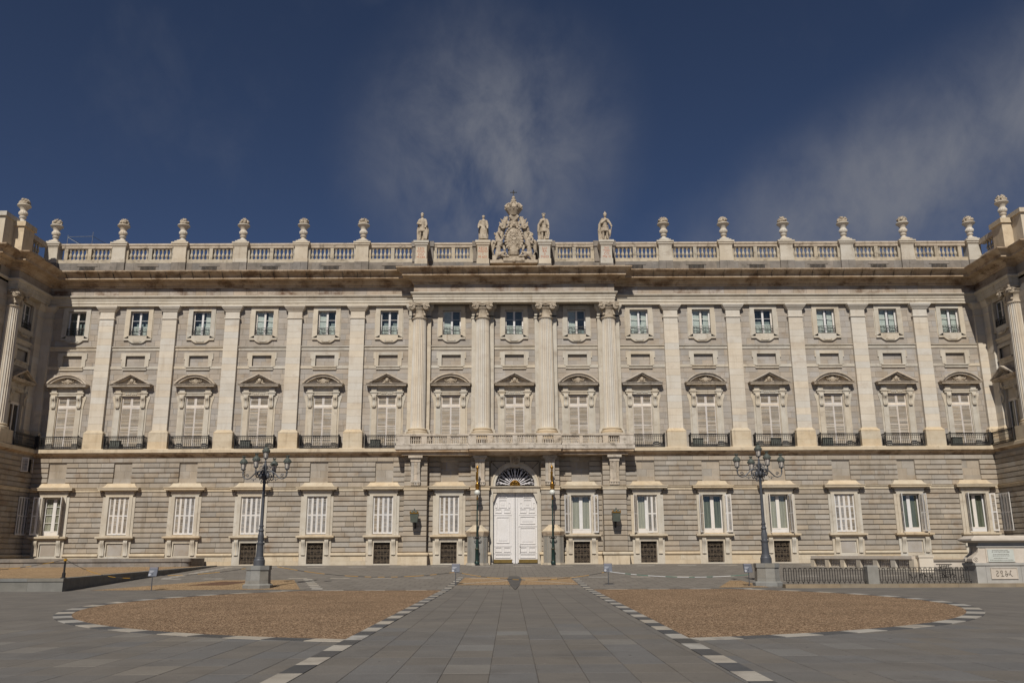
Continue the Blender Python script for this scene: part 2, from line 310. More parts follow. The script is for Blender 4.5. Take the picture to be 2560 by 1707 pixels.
    def sweep(s, path, prof):              # moulding profile (out, z) along a plan polyline, mitred
        P = [Vector(p) for p in path]; n = len(prof); nor = []
        for a, b in zip(P, P[1:]): d = (b - a).normalized(); nor.append(Vector((d.y, -d.x)))
        V = []
        for i, p in enumerate(P):
            if i == 0: m_ = nor[0]
            elif i == len(P) - 1: m_ = nor[-1]
            else: m_ = (nor[i - 1] + nor[i]) / (1 + nor[i - 1].dot(nor[i]))
            for o, z in prof: V.append((p.x + m_.x * o, p.y + m_.y * o, z))
        F = []
        for i in range(len(P) - 1):
            for j in range(n): F.append((i * n + j, (i + 1) * n + j, (i + 1) * n + (j + 1) % n, i * n + (j + 1) % n))
        F += [tuple(range(n)), tuple((len(P) - 1) * n + j for j in range(n - 1, -1, -1))]
        return s.add(V, F)
    def mirx(s): # mirrored copy of all geometry added
        n = len(s.v); s.v += [(-x, y, z) for x, y, z in s.v]; s.f += [tuple(i + n for i in reversed(q)) for q in s.f]; return s
    def mesh(s, name, m, smooth=None):
        me = bpy.data.meshes.new(name); me.from_pydata(s.v, [], s.f); me.update()
        bm = bmesh.new(); bm.from_mesh(me); bmesh.ops.recalc_face_normals(bm, faces=bm.faces); bm.to_mesh(me); bm.free()
        me.materials.append(m)
        if smooth: me.shade_smooth(); me.set_sharp_from_angle(angle=R(smooth))
        return me
CACHE = {}
def cached(key, fn, m, smooth=None):
    if key not in CACHE: CACHE[key] = fn().mesh(key.split('|')[0], m, smooth)
    return CACHE[key]
def ob(name, me, parent=None, loc=(0, 0, 0), rz=0.0, scl=None, kind=None, label=None, cat=None, group=None):
    if isinstance(me, tuple): me = me[0].mesh(name, me[1], me[2] if len(me) > 2 else None)
    o = bpy.data.objects.new(name, me); sc.collection.objects.link(o)
    o.location = loc
    if rz: o.rotation_euler = (0, 0, rz)
    if scl: o.scale = scl
    if parent: o.parent = parent
    if kind: o['kind'] = kind
    if label: o['label'] = label
    if cat: o['category'] = cat
    if group: o['group'] = group
    return o
def thing(name, label, cat, loc, rz=0, group=None, scl=None): return ob(name, None, None, loc, rz, scl, None, label, cat, group)
def copy_tree(o, parent=None):
    c = o.copy(); sc.collection.objects.link(c); c.parent = parent
    for ch in o.children: copy_tree(ch, c)
    return c
def remesh(o, vox):
    md = o.modifiers.new('remesh', 'REMESH'); md.mode = 'VOXEL'; md.voxel_size = vox; md.use_smooth_shade = True; return o
def arc(cx, cz, r, a0, a1, n): return [(cx + r * math.cos(R(a0 + (a1 - a0) * i / n)), cz + r * math.sin(R(a0 + (a1 - a0) * i / n))) for i in range(n + 1)]
def text_mesh(name, txt, size, m, depth=0.01):
    cu = bpy.data.curves.new(name, 'FONT'); cu.body = txt; cu.size = size; cu.extrude = depth; cu.align_x = 'CENTER'; cu.resolution_u = 2
    t = bpy.data.objects.new(name, cu); sc.collection.objects.link(t); bpy.context.view_layer.update()
    me = bpy.data.meshes.new_from_object(t); bpy.data.objects.remove(t); me.materials.clear(); me.materials.append(m)
    me.transform(Matrix.Rotation(R(90), 4, 'X')); return me

# ------------------------------------------------------------------ ground
B = 5.8585
def gz(y): return 0.0 if y <= 44 else (0.78 * (y - 44) / 34 if y < 78 else 0.78)
g = MB(); ys = [-400, 44, 78, 1500]
for y0, y1 in zip(ys, ys[1:]):
    o = len(g.v); g.v += [(-900, y0, gz(y0)), (900, y0, gz(y0)), (900, y1, gz(y1)), (-900, y1, gz(y1))]; g.f.append((o, o + 1, o + 2, o + 3))
ground = ob('ground', (g, PAVEFAR), kind='structure')
FOREC = MB(); FOREC.add([(-40, 44.05, gz(44.05) + .004), (60, 44.05, gz(44.05) + .004), (60, 77.5, gz(77.5) + .004), (-40, 77.5, gz(77.5) + .004)], [(0, 1, 2, 3)]); ob('forecourt', (FOREC, FORE), kind='structure')
def sheet(name, pts, m, off, kind='structure', parent=None):
    s = MB(); s.add([(x, y, gz(y) + off) for x, y in pts], [tuple(range(len(pts)))]); return ob(name, (s, m), parent, kind=kind)
# near paving, slab by slab
def slab_mesh():
    s = MB(); e = 0.012
    s.add([(-.5, -.5, -.03), (.5, -.5, -.03), (.5, .5, -.03), (-.5, .5, -.03), (-.5, -.5, -.004), (.5, -.5, -.004), (.5, .5, -.004), (-.5, .5, -.004), (-.5 + e, -.5 + e, 0), (.5 - e, -.5 + e, 0), (.5 - e, .5 - e, 0), (-.5 + e, .5 - e, 0)],
          [(0, 1, 5, 4), (1, 2, 6, 5), (2, 3, 7, 6), (3, 0, 4, 7), (4, 5, 9, 8), (5, 6, 10, 9), (6, 7, 11, 10), (7, 4, 8, 11), (8, 9, 10, 11)]); return s
SLAB = slab_mesh().mesh('paving_slab', PAVE)
SLABL = slab_mesh().mesh('paving_slab_pale', mat('granite_paving_pale', S(119, 115, 107), S(110, 105, 98), 0.9, rough=0.8, rv=0.05, bump=0.25, bscale=40, grain=0.12, gscale=55))
RC = (-0.2, 32.6); RO, RI = 15.0, 14.52
def strip_x(y, side):     # inner / outer edge of the two chequered strips
    t = (y - 12.5) / 33.5
    return (-3.51 + 0.11 * t, -3.87 + 0.12 * t) if side < 0 else (2.72 + 0.48 * t, 3.08 + 0.47 * t)
cand = []
for r in range(-2, 12):
    y0 = 13.35 + r
    for k in range(-24, 24):
        x0 = -0.09 + 0.69 * k; xc = x0 + .345; yc = y0 + .5
        if yc < 11.2 or abs(xc - CAMX) > 0.602 * (yc + .7) + .5: continue
        inner = strip_x(yc, -1)[1] < xc < strip_x(yc, 1)[1]
        if not inner and (xc - RC[0]) ** 2 + (yc - RC[1]) ** 2 < (RI - .6) ** 2: continue
        cand.append((yc + 0.05 * abs(xc), xc, yc))
cand.sort()
for _, xc, yc in cand[:300]:
    jy = rnd.uniform(-.012, .012)
    ob('paving_slab', SLABL if rnd.random() < .07 else SLAB, ground, (xc, yc + jy, 0.008 + rnd.uniform(-.0015, .0015)), scl=(0.69 - rnd.uniform(.005, .012), 1.0 - rnd.uniform(.005, .012), 1))
# chequered border slabs
def quad_slab(pts, m, z):
    s = MB(); e = [Vector(p) for p in pts]; c = sum(e, Vector((0, 0))) / 4
    i = [p + (c - p).normalized() * 0.015 for p in e]
    s.add([(p.x, p.y, gz(p.y) + z - .02) for p in e] + [(p.x, p.y, gz(p.y) + z - .003) for p in e] + [(p.x, p.y, gz(p.y) + z) for p in i],
          [(0, 1, 5, 4), (1, 2, 6, 5), (2, 3, 7, 6), (3, 0, 4, 7), (4, 5, 9, 8), (5, 6, 10, 9), (6, 7, 11, 10), (7, 4, 8, 11), (8, 9, 10, 11)])
    return ob('border_slab', (s, m), ground)
for side in (-1, 1):
    y = 10.35; k = 0
    while y < 55.2:
        a, b = strip_x(y + .006, side); a2, b2 = strip_x(y + .994, side)
        if not (side > 0 and False):
            quad_slab([(b, y + .006), (a, y + .006), (a2, y + .994), (b2, y + .994)], PALEP if k % 2 == 0 else DARKP, 0.021)
        y += 1.0; k += 1
nseg = 94
for i in range(nseg):
    a0 = 2 * math.pi * i / nseg; a1 = a0 + 2 * math.pi / nseg - 0.0009
    P4 = [(RC[0] + q * math.cos(t), RC[1] + q * math.sin(t)) for q, t in ((RI, a0), (RO, a0), (RO, a1), (RI, a1))]
    xm = sum(p[0] for p in P4) / 4; ym = sum(p[1] for p in P4) / 4
    if max(p[1] for p in P4) > 43.4 or strip_x(ym, -1)[1] - .25 < xm < strip_x(ym, 1)[1] + .25: continue
    quad_slab(P4, PALEP if i % 2 == 0 else DARKP, 0.018)
YT = 42.9
def half_disc(side):
    pts = []; n = 80
    for i in range(n + 1):
        a = R(-90 + 180 * i / n)
        x = RC[0] + side * RI * math.cos(a); y = RC[1] + RI * math.sin(a)
        xe = strip_x(y, side)[1]
        if (x - xe) * side > 0 and y < YT: pts.append((x, y))
    yb = pts[0][1]; pts.append((RC[0] + side * math.sqrt(RI ** 2 - (YT - RC[1]) ** 2), YT))
    pts += [(strip_x(YT, side)[1], YT)] + [(strip_x(pts[0][1], side)[1], pts[0][1])]
    return pts
sheet('gravel_bed', half_disc(-1), GRAVEL, 0.013); sheet('gravel_bed', half_disc(1), GRAVEL, 0.013)
# pale dashes along the far edge of the gravel beds, and across the forecourt
te_ = lambda y: -22.3 - 3.3 * (y - 43.6) / 32.4
def dashes(x0, x1, y, w, d, gap, m, off=0.016):
    x = x0
    while x < x1: quad_slab([(x, y), (x + w, y), (x + w, y + d), (x, y + d)], m, off); x += w + gap
dashes(-11.5, -4.2, 43.0, 1.0, .38, 1.0, PALEP); dashes(4.2, 11.5, 43.0, 1.0, .38, 1.0, PALEP)
dashes(4.4, 26.0, 55.0, 1.2, .4, 1.4, PALEP); dashes(-22, -4.4, 55.0, 1.2, .4, 1.4, PALEP)
dashes(-24.0, 24, 73.2, 1.5, .5, 1.9, PALEP)
for j in range(7):
    y_ = 44.6 + j * 1.5; x_ = -10.3 - .28 * (y_ - 44.3); quad_slab([(x_, y_), (x_ + .55, y_), (x_ + .4, y_ + .75), (x_ - .15, y_ + .75)], PALEP, .016)
for j in range(12):
    y_ = 56 + j * 1.6; x_ = te_(y_) + 1.2; quad_slab([(x_, y_), (x_ + .6, y_), (x_ + .5, y_ + .8), (x_ - .1, y_ + .8)], PALEP, .016)
sheet('gravel_bed', [(-21.3, 44.4), (-10.9, 44.4), (-13.4, 53.4), (-17.9, 53.4)], GRAVELY, 0.012)
sheet('gravel_bed', [(9.9, 44.4), (12.4, 44.4), (12.6, 50.6), (12.0, 50.6)], GRAVELY, 0.012)
sheet('gravel_bed', [(-3.3, 47.4), (3.15, 47.4), (3.2, 55.2), (-3.3, 55.2)], GRAVELY, 0.012)
for a in ((-3.1, 48.6, 0, 52.4), (3.0, 48.4, 0, 52.4), (-2.9, 54.6, 0, 52.4), (2.8, 54.6, 0, 52.4)):
    d = Vector((a[2] - a[0], a[3] - a[1])).normalized(); n_ = Vector((-d.y, d.x)) * .13; p, q = Vector(a[:2]), Vector(a[2:])
    quad_slab([p - n_, q - n_, q + n_, p + n_], PALEP, 0.017)
k = MB(); kp = [(-.22, 43.0), (.02, 47.0), (.22, 53.0), (.08, 56.4), (-.52, 56.4), (-.66, 53.0), (-.46, 47.0)]
kite = MB(); kite.add([(x, y, gz(y) + .024) for x, y in kp] + [(x, y, gz(y) - .01) for x, y in kp], [tuple(range(7))] + [(i, i + 7, (i + 1) % 7 + 7, (i + 1) % 7) for i in range(7)])
ob('compass_slab', (kite, DARKP), ground)
sheet('cover_plate', [(-17.9, 48.2), (-17.2, 51.8), (-15.4, 51.8), (-15.9, 48.2)], PLATE, 0.02, parent=None)
# raised gravel terrace at the left with its retaining wall
def tz(y): return 0.60 + 0.2 * (y - 43.6) / 32.4
te = lambda y: -22.3 - 3.3 * (y - 43.6) / 32.4
t = MB(); pt = [(-75, 43.9), (te(43.9) - .4, 43.9), (te(76) - .4, 76), (-75, 76)]
t.add([(x, y, tz(y) - .02) for x, y in pt], [(0, 1, 2, 3)]); ob('gravel_terrace', (t, GRAVELY), kind='structure')
rw = thing('retaining_wall', 'low grey granite retaining wall holding up the raised gravel at the left', 'wall', (-22.3, 43.6, 0))
x = -22.3
while x > -62:
    w = rnd.uniform(1.3, 1.75); s = MB(); s.box(x - w + .008, x, 43.6, 44.0, -.2, .47); ob('stone', (s, RETG), rw, (22.3, -43.6, 0))
    s = MB(); s.box(x - w + .008, x + (.03 if x > -22.4 else 0), 43.56, 44.1, .474, .62); ob('coping_stone', (s, RETG), rw, (22.3, -43.6, 0)); x -= w
y = 44.004
while y < 76:
    w = min(rnd.uniform(1.3, 1.8), 76.3 - y); s = MB(); a, b = te(y), te(y + w - .012)
    for m_, z0, z1, o_ in ((s, -.3, -.13, 0),):
        s.add([(a - .3, y, -.3), (a, y, -.3), (b, y + w - .012, -.3), (b - .3, y + w - .012, -.3), (a - .3, y, tz(y) - .13), (a, y, tz(y) - .13), (b, y + w - .012, tz(y + w) - .13), (b - .3, y + w - .012, tz(y + w) - .13)], [(0, 3, 2, 1), (4, 5, 6, 7), (0, 1, 5, 4), (1, 2, 6, 5), (2, 3, 7, 6), (3, 0, 4, 7)])
    ob('stone', (s, RETG), rw, (22.3, -43.6, 0)); s = MB()
    s.add([(a - .45, y, tz(y) - .127), (a + .03, y, tz(y) - .127), (b + .03, y + w - .012, tz(y + w) - .127), (b - .45, y + w - .012, tz(y + w) - .127), (a - .45, y, tz(y) + .02), (a + .03, y, tz(y) + .02), (b + .03, y + w - .012, tz(y + w) + .02), (b - .45, y + w - .012, tz(y + w) + .02)], [(0, 3, 2, 1), (4, 5, 6, 7), (0, 1, 5, 4), (1, 2, 6, 5), (2, 3, 7, 6), (3, 0, 4, 7)])
    ob('coping_stone', (s, RETG), rw, (22.3, -43.6, 0)); y += w
bw = thing('low_stone_wall', 'weathered low stone wall along the palace foot at the left', 'wall', (-36, 73.4, .8))
x = -27.6
while x > -43.0:
    w = min(rnd.uniform(.8, 1.3), x + 43.05)
    if w < .2: break
    s = MB(); s.box(x - w + .012, x, 73.4, 73.9, .5, 1.16); ob('stone', (s, DARKG), bw, (36, -73.4, -.8))
    s = MB(); s.box(x - w + .008, x, 73.3, 74.0, 1.164, 1.45); ob('coping_stone', (s, DARKG), bw, (36, -73.4, -.8)); x -= w
s = MB(); s.lathe([(.5, .5), (.5, 1.16), (.6, 1.164), (.6, 1.45)], (-27.6, 73.95, 0), 20); s.box(-27.65, -27.05, 74.0, 77.2, .5, 1.44); ob('rounded_end', (s, DARKG, 40), bw, (36, -73.4, -.8))

# ------------------------------------------------------------------ the palace
PL = (0.0, 78.0, 0.78)
P = thing('palace', 'long pale stone palace with pilasters, columns, shuttered windows and a roof balustrade', 'palace', PL)
W0 = (-PL[0], -PL[1], -PL[2])
def part(name, mb, m, parent=None, smooth=None, kind=None, label=None):
    return ob(name, (mb, m, smooth), parent or P, W0 if parent is None else (0, 0, 0), kind=kind, label=label)
bays = [(i - 8) * B for i in range(1, 16)]
YU, YG = 78.0, 77.75                       # upper wall plane, ground-storey backing plane
XW = 44.3                                  # inner faces of the end pavilions, upper storeys
XG = 43.35                                 # ... ground storey
def wall_holes(mb, x0, x1, z0, z1, y, holes, depth):
    xs = sorted({x0, x1} | {h[0] for h in holes} | {h[1] for h in holes}); zs = sorted({z0, z1} | {h[2] for h in holes} | {h[3] for h in holes})
    for a, b in zip(xs, xs[1:]):
        for c, d in zip(zs, zs[1:]):
            mx_, mz_ = (a + b) / 2, (c + d) / 2
            if any(h[0] < mx_ < h[1] and h[2] < mz_ < h[3] for h in holes): continue
            mb.add([(a, y, c), (b, y, c), (b, y, d), (a, y, d)], [(0, 1, 2, 3)])
    for h in holes:
        a, b, c, d = h[:4]; dp = h[4] if len(h) > 4 else depth
        mb.add([(a, y, c), (b, y, c), (b, y, d), (a, y, d), (a, y + dp, c), (b, y + dp, c), (b, y + dp, d), (a, y + dp, d)], [(0, 4, 5, 1), (1, 5, 6, 2), (2, 6, 7, 3), (3, 7, 4, 0)])
# upper wall with window openings
holes = []
for x in bays:
    holes += [(x - .86, x + .86, 21.56, 23.93), (x - .89, x + .89, 18.6, 19.64, .16), (x - .90, x + .90, 11.0, 15.83)]
s = MB(); wall_holes(s, -XW, XW, 10.4, 27.4, YU, holes, .45); part('upper_wall', s, GRAN)
s = MB()
for x in []: s.add([(x - .92, YU + .44, 10.9), (x + .92, YU + .44, 10.9), (x + .92, YU + .44, 15.9), (x - .92, YU + .44, 15.9)], [(0, 1, 2, 3)])
for x in []: s.add([(x - .9, YU + 1.6, 21.3), (x + .9, YU + 1.6, 21.3), (x + .9, YU + 1.6, 24.1), (x - .9, YU + 1.6, 24.1)], [(0, 1, 2, 3)])
for x in bays: s.add([(x - .9, YU + .155, 18.5), (x + .9, YU + .155, 18.5), (x + .9, YU + .155, 19.7), (x - .9, YU + .155, 19.7)], [(0, 1, 2, 3)]) if False else None

s = MB()
for x in bays:
    for a, b, c, d in ((-.89, -.1, 18.6, 19.1), (-.09, .89, 18.6, 19.1), (-.89, .3, 19.11, 19.64), (.31, .89, 19.11, 19.64)):
        s.box(x + a, x + b, YU + .14, YU + .3, c, d)
part('blind_panel_stones', s, GRAN, kind='stuff')
# ashlar
def stones(x0, x1, z0, z1, hgt, hl, wmin, wmax, gap, seed, rows=None):
    out = []; rg = random.Random(seed); n = max(1, round((z1 - z0) / hgt)); zr = rows or [z0 + (z1 - z0) * i / n for i in range(n + 1)]
    for c, d in zip(zr, zr[1:]):
        iv = [(x0, x1)]
        for h in hl:
            if h[2] < d - .02 and h[3] > c + .02:
                nv = []
                for a, b in iv:
                    if h[1] <= a or h[0] >= b: nv.append((a, b)); continue
                    if h[0] > a: nv.append((a, h[0]))
                    if h[1] < b: nv.append((h[1], b))
                iv = nv
        for a, b in iv:
            k_ = max(1, round((b - a) / rg.uniform(wmin, wmax))); ws = [rg.uniform(.7, 1.3) for _ in range(k_)]; sm = sum(ws); q = a
            for w in ws:
                e = q + (b - a) * w / sm; out.append((q + gap / 2, e - gap / 2, c + gap / 2, d - gap / 2)); q = e
    return out
s = MB()
for i, x in enumerate(bays):
    for (a, b, c, d) in stones(x - 2.93, x + 2.93, 10.95, 24.33, .54, [(x - 1.05, x + 1.05, 21.3, 24.4), (x - 1.05, x + 1.05, 18.3, 19.8), (x - 1.1, x + 1.1, 10, 16.9)], .9, 1.5, .02, 100 + i):
        if x < -40 and a < -XW: a = -XW + .01
        if x > 40 and b > XW: b = XW - .01
        if b - a < .1: continue
        s.box(a, b, YU - .03, YU + .05, c, d)
part('ashlar_stones', s, GRAN, kind='stuff')
# string courses between the pilasters
for i, x in enumerate(bays):
    l, r = x - 2.3, x + 2.3
    s = MB(); s.prismx([(YU, 20.11), (YU - .08, 20.14), (YU - .10, 20.36), (YU - .2, 20.44), (YU - .2, 20.52), (YU, 20.54)], l, r); ob('string_course', (s, LIME), P, W0)
    for a, b in ((l, x - 1.1), (x + 1.1, r)): s = MB(); s.box(a, b, YU - .09, YU, 18.39, 18.65); ob('string_course', (s, LIME), P, W0)
# pilasters
def pil_shaft():
    s = MB(); s.box(-.645, .645, -.33, 0, 12.66, 23.08); return s
def pil_stone(): return MB().box(-.66, .66, -.35, -.01, .006, 10.42 / 17 - .006)
def pil_cap():
    s = MB(); s.sweep([(-.66, .02), (-.66, -.35), (.66, -.35), (.66, .02)], [(-.3, 23.08), (.06, 23.08), (.09, 23.14), (.06, 23.2), (.0, 23.2), (.0, 23.8), (.06, 23.82), (.10, 23.9), (.24, 24.08), (.26, 24.1), (.26, 24.18), (.32, 24.2), (.32, 24.345), (-.3, 24.345)])
    s.box(-.65, .65, -.34, 0, 23.0, 24.3); return s
def pil_base():
    s = MB(); s.sweep([(-.66, .02), (-.66, -.35), (.66, -.35), (.66, .02)], [(-.2, 12.3), (.2, 12.3), (.22, 12.42), (.16, 12.5), (.12, 12.52), (.06, 12.6), (.02, 12.68), (-.2, 12.68)]); return s
def pil_ped():
    s = MB(); s.box(-.86, .86, -.56, 0, 10.85, 12.3)
    for i, (a, b) in enumerate(((10.95, 11.6), (11.61, 12.3))): s.box(-.87, .87, -.57, -.02, a, b)
    return s
def pilaster(loc, rz=0):
    o = ob('pilaster', cached('pilaster', pil_shaft, LIMEP), P, (loc[0] - PL[0], loc[1] - PL[1], -PL[2]), rz)
    ob('capital', cached('pilaster_capital', pil_cap, LIMEP), o); ob('base', cached('pilaster_base', pil_base, TAN), o); ob('pedestal', cached('pilaster_pedestal', pil_ped, TAN), o)
    for i in range(17): ob('stone', cached('pilaster_stone', pil_stone, LIMEP), o, (0, rnd.uniform(-.004, .004), 12.66 + 10.42 * i / 17))
    return o
for k_ in (2.5, 3.5, 4.5, 5.5, 6.5):
    for sg in (-1, 1): pilaster((sg * k_ * B, YU))
for sg in (-1, 1): pilaster((sg * (XW - .45), YU)); pilaster((sg * XW, YU - .75), sg * -R(90))
# columns
def col_shaft():
    s = MB(); n = 96; V = []; F = []; zs = [12.66] + [12.75 + (22.75 - 12.75) * i / 14 for i in range(15)] + [22.84]
    for j, z in enumerate(zs):
        t_ = (z - 12.66) / 10.2; r = .70 - .09 * max(0, (t_ - .3) / .7) ** 1.4; fl = 0.055 if 0 < j < len(zs) - 1 else 0
        for i in range(n):
            a = 2 * math.pi * i / n; ph = (a * 24 / (2 * math.pi)) % 1.0
            rr = r - fl * (math.sin(math.pi * min(1, max(0, (ph - .1) / .8))) ** .6)
            V.append((rr * math.cos(a), rr * math.sin(a), z))
    for j in range(len(zs) - 1):
        for i in range(n): F.append((j * n + i, j * n + (i + 1) % n, (j + 1) * n + (i + 1) % n, (j + 1) * n + i))
    s.add(V, F); return s
def col_base():
    s = MB(); s.lathe([(.98, 12.13), (.98, 12.2), (.96, 12.2), (1.0, 12.28), (.98, 12.38), (.86, 12.42), (.82, 12.46), (.86, 12.5), (.88, 12.56), (.82, 12.62), (.74, 12.65), (.72, 12.68)], n=40)
    s.box(-1.0, 1.0, -1.0, 1.0, 11.0, 12.14); return s
def spiral(cx, cz, r0, turns, sg, n=28): return [(cx + sg * r0 * (1 - i / n * .88) * math.cos(2 * math.pi * turns * i / n), cz + r0 * (1 - i / n * .88) * math.sin(2 * math.pi * turns * i / n)) for i in range(n + 1)]
def col_cap():
    s = MB(); s.lathe([(.61, 22.84), (.68, 22.86), (.70, 22.92), (.68, 22.98), (.61, 23.0), (.59, 23.05), (.58, 23.6), (.62, 23.65), (.74, 23.78), (.78, 23.9), (.7, 24.0), (.6, 24.02)], n=32)
    for k_ in range(4):     # diagonal volutes
        a = R(45 + 90 * k_); ca, sa = math.cos(a), math.sin(a)
        fa = R(90 * k_); cf, sf_ = math.cos(fa), math.sin(fa)
        for sd2 in (-1, 1):
            for ly in (-.84, -.72):
                pts = [((sd2 * .64 + u) * cf - ly * sf_, (sd2 * .64 + u) * sf_ + ly * cf, z) for u, z in spiral(0, 23.88, .30, 2.2, sd2)]
                s.tube(pts, .055, 6)
        s.tube([(lx * cf + .82 * sf_, lx * sf_ - .82 * cf, z) for lx, z in ((-.62, 24.12), (-.3, 24.06), (0, 24.0), (.3, 24.06), (.62, 24.12))], .06, 6)
        pts = [(ca * (.58 + .1 * i / 4) - sa * 0, sa * (.58 + .1 * i / 4), 23.62 - .1 * i) for i in range(5)]
        s.tube(pts, .09, 6, [.11, .1, .09, .08, .04])
        s.ball((ca * .68, sa * .68, 23.2), .12); s.ball((ca * .66, sa * .66, 23.42), .09)
    for k_ in range(4):
        a = R(90 * k_); ca, sa = math.cos(a), math.sin(a)
        s.ball((ca * .74, sa * .74, 24.22), .14, .14, .12); s.ball((ca * .68, sa * .68, 23.98), .1); s.ball((ca * .68 - sa * .17, sa * .68 + ca * .17, 23.93), .08); s.ball((ca * .68 + sa * .17, sa * .68 - ca * .17, 23.93), .08)
    V = []
    for z, e in ((24.14, 0), (24.22, .03), (24.34, .03)):      # abacus with hollow sides
        for k_ in range(4):
            for i in range(6):
                t_ = i / 6 * 2 - 1; w = .92 + e; hol = .10 * (1 - t_ * t_); a = R(90 * k_); x_, y_ = t_ * w, -(w - hol); V.append((x_ * math.cos(a) - y_ * math.sin(a), x_ * math.sin(a) + y_ * math.cos(a), z))
    F = [tuple(range(23, -1, -1)), tuple(range(48, 72))]
    for j in range(2):
        for i in range(24): F.append((j * 24 + i, j * 24 + (i + 1) % 24, (j + 1) * 24 + (i + 1) % 24, (j + 1) * 24 + i))
    s.add(V, F); return s
def column(x, y):
    o = ob('column', cached('column', col_shaft, LIMEP, 40), P, (x, y - PL[1], -PL[2]))
    ob('base', cached('column_base', col_base, TAN, 40), o); ob('capital', cached('column_capital', col_cap, SCULP, 50), o); return o
YC = 77.32
for k_ in (-1.5, -.5, .5, 1.5): column(k_ * B, YC)
for sg in (-1, 1): column(sg * 44.12, 72.75)
# flat responds behind the central columns
for k_ in (-1.5, -.5, .5, 1.5):
    s = MB(); s.box(-1.03, 1.03, -.42, 0, 12.5, 23.3); s.box(-1.2, 1.2, -.6, 0, 11.0, 12.3); s.box(-1.14, 1.14, -.54, 0, 12.3, 12.6); s.sweep([(-1.03, .0), (-1.03, -.42), (1.03, -.42), (1.03, .0)], [(-.2, 23.0), (.05, 23.0), (.08, 23.1), (.0, 23.2), (.0, 23.75), (.2, 24.05), (.24, 24.15), (.24, 24.34), (-.2, 24.34)])
    ob('respond_pilaster', (s, LIME), P, (k_ * B, 0, -PL[2]))
# entablature: architrave, frieze, cornice run round the centre break and the pavilions
EP = [(-75, 70.1), (-44.4, 70.1), (-44.4, 72.03), (-43.5, 72.03), (-43.5, 77.6), (-9.34, 77.6), (-9.34, 76.65), (9.34, 76.65), (9.34, 77.6), (43.5, 77.6), (43.5, 72.03), (44.4, 72.03), (44.4, 70.1), (75, 70.1)]
s = MB(); s.sweep(EP, [(-.7, 24.35), (0, 24.35), (0, 24.58), (.05, 24.6), (.05, 24.86), (.1, 24.88), (.1, 25.06), (.16, 25.08), (.27, 25.2), (.27, 25.3), (-.7, 25.32)]); part('architrave', s, LIME)
s = MB(); s.sweep(EP, [(-.7, 25.3), (-.03, 25.3), (-.03, 26.12), (-.7, 26.12)]); part('frieze', s, FRIEZE)
s = MB()
rg = random.Random(3)
for (x0, y0), (x1, y1) in ((EP[4], EP[5]), (EP[6], EP[7]), (EP[8], EP[9])):
    q = x0
    while q < x1 - .05:
        w = min(rg.uniform(.8, 1.4), x1 - q); s.box(q + .008, q + w - .008, y0 - .012 + rg.uniform(-.004, .004), y0 + .1, 25.3, 26.1); q += w
part('frieze_stones', s, FRIEZE, kind='stuff')
s = MB(); s.sweep(EP, [(-.7, 26.1), (.06, 26.1), (.12, 26.16), (.12, 26.28), (.3, 26.46), (.42, 26.5), (.45, 26.62), (.98, 26.68), (1.0, 26.67), (1.0, 26.90), (1.08, 26.92), (1.12, 27.0), (1.3, 27.12), (1.5, 27.24), (1.54, 27.3), (1.54, 27.37), (1.2, 27.42), (-1.6, 27.7), (-1.6, 26.1)]); part('cornice', s, CORN)
# joints of the cornice gutter stones
s = MB()
for (x0, y0), (x1, y1) in ((EP[4], EP[5]), (EP[6], EP[7]), (EP[8], EP[9])):
    q = x0 + 1.8
    while q < x1 - .6: s.prismx([(y0 - 1.0, 26.70), (y0 - 1.006, 26.70), (y0 - 1.006, 26.91), (y0 - 1.13, 26.99), (y0 - 1.31, 27.11), (y0 - 1.51, 27.23), (y0 - 1.547, 27.3), (y0 - 1.547, 27.36), (y0 - 1.4, 27.36)], q, q + .02); q += rg.uniform(1.1, 1.9)
part('cornice_joints', s, DARKG, kind='stuff')
# ------------------------------------------------------------------ roof balustrade
YB = 79.0
bal = ob('roof_balustrade', None, P, (0, YB - PL[1], -PL[2]))
XB = XW + .6
def bal_profile():
    s = MB(); s.box(-.12, .12, -.12, .12, 29.34, 29.44); s.lathe([(.09, 29.44), (.12, 29.5), (.07, 29.55), (.10, 29.62), (.165, 29.76), (.15, 29.86), (.09, 30.02), (.07, 30.14), (.10, 30.2), (.07, 30.24), (.12, 30.33), (.12, 30.38)], n=14); s.box(-.13, .13, -.13, .13, 30.38, 30.52); return s
BALU = bal_profile().mesh('baluster', WEATH, 40)
s = MB(); s.prismx([(-.24, 30.5), (-.27, 30.6), (-.27, 30.72), (-.34, 30.78), (-.34, 30.96), (.34, 30.96), (.34, 30.78), (.27, 30.72), (.24, 30.5)], -XB, XB); ob('top_rail', (s, BALC), bal)
for a, b in ((-XB, -2.3), (2.3, XB)): s = MB(); s.box(a, b, -.28, .28, 28.98, 29.34); ob('bottom_rail', (s, WEATH), bal)
s = MB(); s.box(-XB, XB, -.34, 1.2, 27.4, 28.98)
for i in range(15): pass
ob('plinth_wall', (s, DARKG), bal)
s = MB(); rg = random.Random(12); q = -XB
while q < XB:
    w = rg.uniform(.7, 1.5); s.box(q + .008, min(q + w, XB) - .008, -.36, -.3, 27.9 + .3, 28.95); q += w
ob('plinth_stones', (s, DARKG), bal, kind='stuff')
for x in bays:
    if abs(x) < 10: continue
    s = MB(); s.box(x - .75, x + .75, -.375, -.36, 28.22, 28.62); ob('vent_slot', (s, DARK), bal)
    s = MB(); [s.box(x - .72 + .12 * j, x - .69 + .12 * j, -.39, -.372, 28.22, 28.6) for j in range(13)]; ob('vent_bars', (s, DARKG), bal, kind='stuff'); s = MB(); s.prism([(x - 1.0, 28.62), (x + 1.0, 28.62), (x + .85, 28.9), (x - .85, 28.9)], -.40, -.3); ob('vent_lintel', (s, DARKG), bal)
